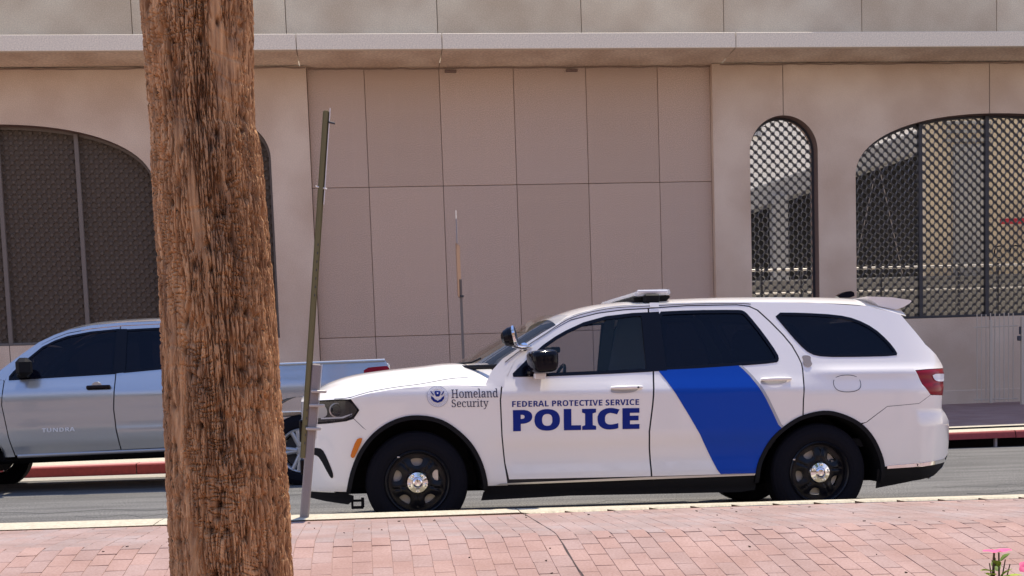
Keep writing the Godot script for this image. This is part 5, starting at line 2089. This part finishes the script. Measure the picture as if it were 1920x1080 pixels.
func make_far_sign() -> void:
	var s := thing("road_sign", "road sign seen almost edge on, on a thin post across the street", "road sign", Vector3(1.315, 0.19, -17.0))
	var st := new_st()
	box(st, Vector3(0, 1.15, 0), Vector3(0.036, 2.3, 0.03), 0.006)
	obj("post", st, M.sign_post, s)
	st = new_st()
	var B := Transform3D(Basis(Vector3.UP, deg_to_rad(80.0)) * Basis(Vector3.BACK, 0.02), Vector3(-0.02, 2.41, 0.0))
	box(st, Vector3(0, 0, 0), Vector3(0.46, 0.70, 0.012), 0.003, B)
	obj("lower_plate", st, M.sign_back, s)
	st = new_st()
	var B2 := Transform3D(Basis(Vector3.UP, deg_to_rad(85.0)) * Basis(Vector3.BACK, -0.01), Vector3(-0.025, 2.98, 0.0))
	var dp := PackedVector2Array()
	for q in [[-0.22, -0.23], [0.22, -0.23], [0.14, 0.1], [0.0, 0.23], [-0.14, 0.1]]:
		dp.append(Vector2(q[0], q[1]))
	prism(st, poly_from(dp), -0.006, 0.006, B2)
	obj("upper_plate", st, M.grey_steel, s)
	st = new_st()
	box(st, Vector3(0.0, 2.07, 0.0), Vector3(0.07, 0.03, 0.06), 0.004)
	obj("clamp", st, M.seam_dark, s)


func make_gate() -> void:
	var g := thing("picket_gate", "cream metal bar gate standing open by the wall at the right", "gate", Vector3(13.45, 0.25, -24.6))
	var st := new_st()
	box(st, Vector3(0, 0.87, 0), Vector3(0.075, 1.86, 0.075), 0.01)
	obj("gate_post", st, M.gate_cream, g)
	st = new_st()
	box(st, Vector3(-0.56, 0.90, -0.25), Vector3(0.055, 1.72, 0.055), 0.008)
	obj("gate_post", st, M.gate_cream, g)
	for k in 9:
		var x := -0.13 - 0.083 * k
		st = new_st()
		box(st, Vector3(x, 0.98, -0.14 - 0.03 * k), Vector3(0.018, 1.80 + 0.02 * (k % 3), 0.018), 0.003)
		obj("bar", st, M.gate_cream, g)
	for y in [0.12, 1.62]:
		st = new_st()
		tube(st, [Vector3(-0.05, y, -0.12), Vector3(-0.85, y, -0.40)], 0.014, 6)
		obj("gate_rail", st, M.gate_cream, g)
	st = new_st()
	box(st, Vector3(-0.075, 1.36, 0.0), Vector3(0.07, 0.10, 0.06), 0.01)
	box(st, Vector3(-0.06, 1.52, 0.0), Vector3(0.03, 0.16, 0.04), 0.008)
	obj("lock", st, M.seam_dark, g)
	# a second leaf on the right, mostly out of the frame
	for k in 5:
		st = new_st()
		box(st, Vector3(0.12 + 0.09 * k, 0.98, 0.0), Vector3(0.018, 1.80, 0.018), 0.003)
		if k == 4:
			box(st, Vector3(0.32, 1.72, 0.0), Vector3(0.56, 0.035, 0.03), 0.004)
			box(st, Vector3(0.32, 0.12, 0.0), Vector3(0.56, 0.035, 0.03), 0.004)
		obj("bar", st, M.gate_cream, g)


func leaf_blade(st: SurfaceTool, base: Vector3, dir: Vector3, length: float, width: float, droop: float) -> void:
	var side := dir.cross(Vector3.UP)
	if side.length() < 0.1:
		side = Vector3.RIGHT
	side = side.normalized()
	var rows := []
	for i in 6:
		var t := i / 5.0
		var c := base + dir * length * t + Vector3.DOWN * droop * t * t
		var w := width * sin(PI * (0.12 + 0.88 * t)) * 0.5
		rows.append([c - side * w + Vector3.UP * w * 0.3, c, c + side * w + Vector3.UP * w * 0.3])
	loft(st, rows, Vector3.UP + dir * 0.2)


func flower(st: SurfaceTool, c: Vector3, r: float, tilt: Vector3) -> void:
	var n := tilt.normalized()
	var a := n.cross(Vector3.FORWARD).normalized()
	var b := n.cross(a)
	for k in 5:
		var t := TAU * k / 5.0
		var d := a * cos(t) + b * sin(t)
		var e := n.cross(d)
		var rows := []
		for i in 5:
			var q := i / 4.0
			var w := r * 0.55 * sin(PI * (0.1 + 0.82 * q)) 
			var m := c + d * r * q + n * (0.15 * r * sin(q * 2.6))
			rows.append([m - e * w, m + n * 0.004 * r, m + e * w])
		loft(st, rows, n)


func make_plants() -> void:
	var bed := obj("planting_bed", planter_mesh(), M.planter)
	tag(bed, "low concrete planter in the bottom right corner holding pink flowers", "planter")
	bed.position = Vector3(1.55, 0.0, -2.35)
	var pl := thing("pink_flower", "flowering plant with two flat pink blooms on dark stems, bottom right corner", "flower", Vector3(1.256, 0.45, -2.4))
	var st := new_st()
	tube(st, [Vector3(0, 0, 0), Vector3(-0.002, 0.15, 0), Vector3(-0.006, 0.24, 0.0), Vector3(-0.004, 0.283, 0)], [0.004, 0.003, 0.0028, 0.002], 6)
	tube(st, [Vector3(0.004, 0.1, 0), Vector3(0.005, 0.2, 0.004), Vector3(0.004, 0.283, 0.004)], [0.003, 0.002, 0.0016], 6)
	tube(st, [Vector3(-0.004, 0.255, 0), Vector3(-0.004, 0.272, 0)], [0.0035, 0.003], 6)
	for e in [[-0.016, 0.262, 0.19], [0.018, 0.268, 0.2], [0.028, 0.258, 0.18], [-0.006, 0.25, 0.19]]:
		tube(st, [Vector3(e[0] * 0.3, e[2], 0.003), Vector3(e[0], e[1], 0.004)], [0.0018, 0.0012], 5)
	tube(st, [Vector3(0.03, -0.02, 0), Vector3(0.05, 0.15, 0.01), Vector3(0.058, 0.24, 0.01)], [0.003, 0.002, 0.002], 6)
	obj("stems", st, M.stem, pl)
	st = new_st()
	flower(st, Vector3(-0.008, 0.284, 0.0), 0.020, Vector3(0.05, 1, 0.02))
	obj("bloom", st, M.petal, pl)
	st = new_st()
	flower(st, Vector3(0.012, 0.286, 0.006), 0.017, Vector3(-0.1, 1, 0.05))
	obj("bloom", st, M.petal, pl)
	st = new_st()
	flower(st, Vector3(0.060, 0.250, 0.012), 0.017, Vector3(-0.3, 0.75, 0.7))
	obj("bloom", st, M.petal, pl)
	for k in 26:
		st = new_st()
		var a := k * 2.4
		var h := 0.284 - 0.0105 * k
		leaf_blade(st, Vector3(0.004 * cos(a) + 0.006, h - 0.020, 0.004 * sin(a)), Vector3(cos(a), 1.0 if k < 9 else 0.35, sin(a)).normalized(), 0.030 + 0.0016 * k, 0.019 + 0.0006 * k, 0.006)
		obj("leaf", st, M.leaf, pl)
	for e in [[-0.008, 0.250, -1.0, 0.15], [-0.006, 0.243, -0.8, 0.5], [0.016, 0.238, 0.9, 0.5], [0.01, 0.232, 0.2, 1.0]]:
		st = new_st()
		leaf_blade(st, Vector3(e[0], e[1] - 0.005, 0.008), Vector3(e[2], 0.25, e[3]).normalized(), 0.034, 0.018, 0.004)
		obj("leaf", st, M.leaf_young, pl)
	# low plants further along the bed, below the frame
	for k in 2:
		var c := pl.duplicate()
		c.name = numbered("pink_flower")
		add_child(c, true)
		c.position = Vector3(1.62 + 0.30 * k, 0.36, -2.35 + 0.1 * k)
		c.rotation.y = 1.3 + k
		c.set_meta("label", ["pink flowering plant low in the planter, next along from the corner bloom", "pink flowering plant at the far right end of the planter"][k])


func planter_mesh() -> ArrayMesh:
	var st := new_st()
	box(st, Vector3(0, 0.21, 0.35), Vector3(1.1, 0.5, 0.06), 0.012)
	box(st, Vector3(0, 0.21, -0.35), Vector3(1.1, 0.5, 0.06), 0.012)
	box(st, Vector3(0.53, 0.21, 0), Vector3(0.06, 0.5, 0.64), 0.012)
	box(st, Vector3(-0.53, 0.21, 0), Vector3(0.06, 0.5, 0.64), 0.012)
	box(st, Vector3(0, 0.18, 0), Vector3(1.0, 0.48, 0.64))
	return st.commit()


# ------------------------------------------------------------------ the other side of the plaza, seen only in reflections

func make_opposite_side() -> void:
	var b := thing("low_building", "long low beige building across the plaza, facing the street", "building", Vector3(0, -0.3, 34.0))
	var st := new_st()
	box(st, Vector3(0, 4.5, 0), Vector3(90, 9, 8), 0.05)
	obj("wall", st, M.stucco, b)
	for k in 14:
		st = new_st()
		box(st, Vector3(-39 + k * 6.0, 4.6, -4.0), Vector3(3.2, 4.2, 0.12), 0.02)
		obj("window", st, M.privacy_glass, b)
	var t0 := thing("shade_tree", "leafy dark green shade tree on the plaza", "tree", Vector3(-9.0, -0.2, 7.0), "shade trees on the plaza")
	st = new_st()
	tube(st, [Vector3(0, 0, 0), Vector3(0.1, 1.5, 0.05), Vector3(0.0, 3.2, 0.1), Vector3(0.2, 5.5, 0.0)], [0.24, 0.19, 0.16, 0.07], 10)
	for k in 7:
		var a := k * 2.4
		tube(st, [Vector3(0.02, 2.6 + 0.3 * k, 0.08), Vector3(cos(a) * 1.2, 3.9 + 0.35 * k, sin(a) * 1.2), Vector3(cos(a) * 2.4, 4.6 + 0.4 * k, sin(a) * 2.4)], [0.09, 0.06, 0.02], 6)
	obj("trunk", st, M.stem, t0)
	st = new_st()
	var g := RandomNumberGenerator.new()
	g.seed = 5
	var clumps := []
	for k in 34:
		var d := Vector3(g.randfn(), g.randfn() * 0.75, g.randfn()).limit_length(2.1)
		clumps.append([Vector3(0, 5.6, 0) + d * Vector3(1.35, 1.05, 1.35), g.randf_range(0.6, 1.15)])
	for k in 4200:
		var c = clumps[g.randi_range(0, 33)]
		var p: Vector3 = c[0] + Vector3(g.randfn(), g.randfn() * 0.7, g.randfn()) * c[1] * 0.55
		var e := Basis.from_euler(Vector3(g.randf() * TAU, g.randf() * TAU, g.randf() * TAU))
		var w := g.randf_range(0.07, 0.13)
		quad(st, p - e.x * w, p + e.y * w * 0.6, p + e.x * w, p - e.y * w * 0.6, e.z)
	obj("crown", st, M.tree_leaf, t0).set_meta("kind", "stuff")
	var at := [Vector3(-3.6, -0.2, 8.2), Vector3(1.6, -0.2, 4.6), Vector3(6.4, -0.2, 4.8), Vector3(11.6, -0.2, 5.4), Vector3(20.5, -0.2, 8.5), Vector3(-15.5, -0.2, 8.0)]
	for k in at.size():
		var c := t0.duplicate()
		c.name = numbered("shade_tree")
		add_child(c, true)
		c.position = at[k]
		c.rotation.y = k * 1.7
		c.scale = Vector3.ONE * (0.9 + 0.08 * (k % 4))
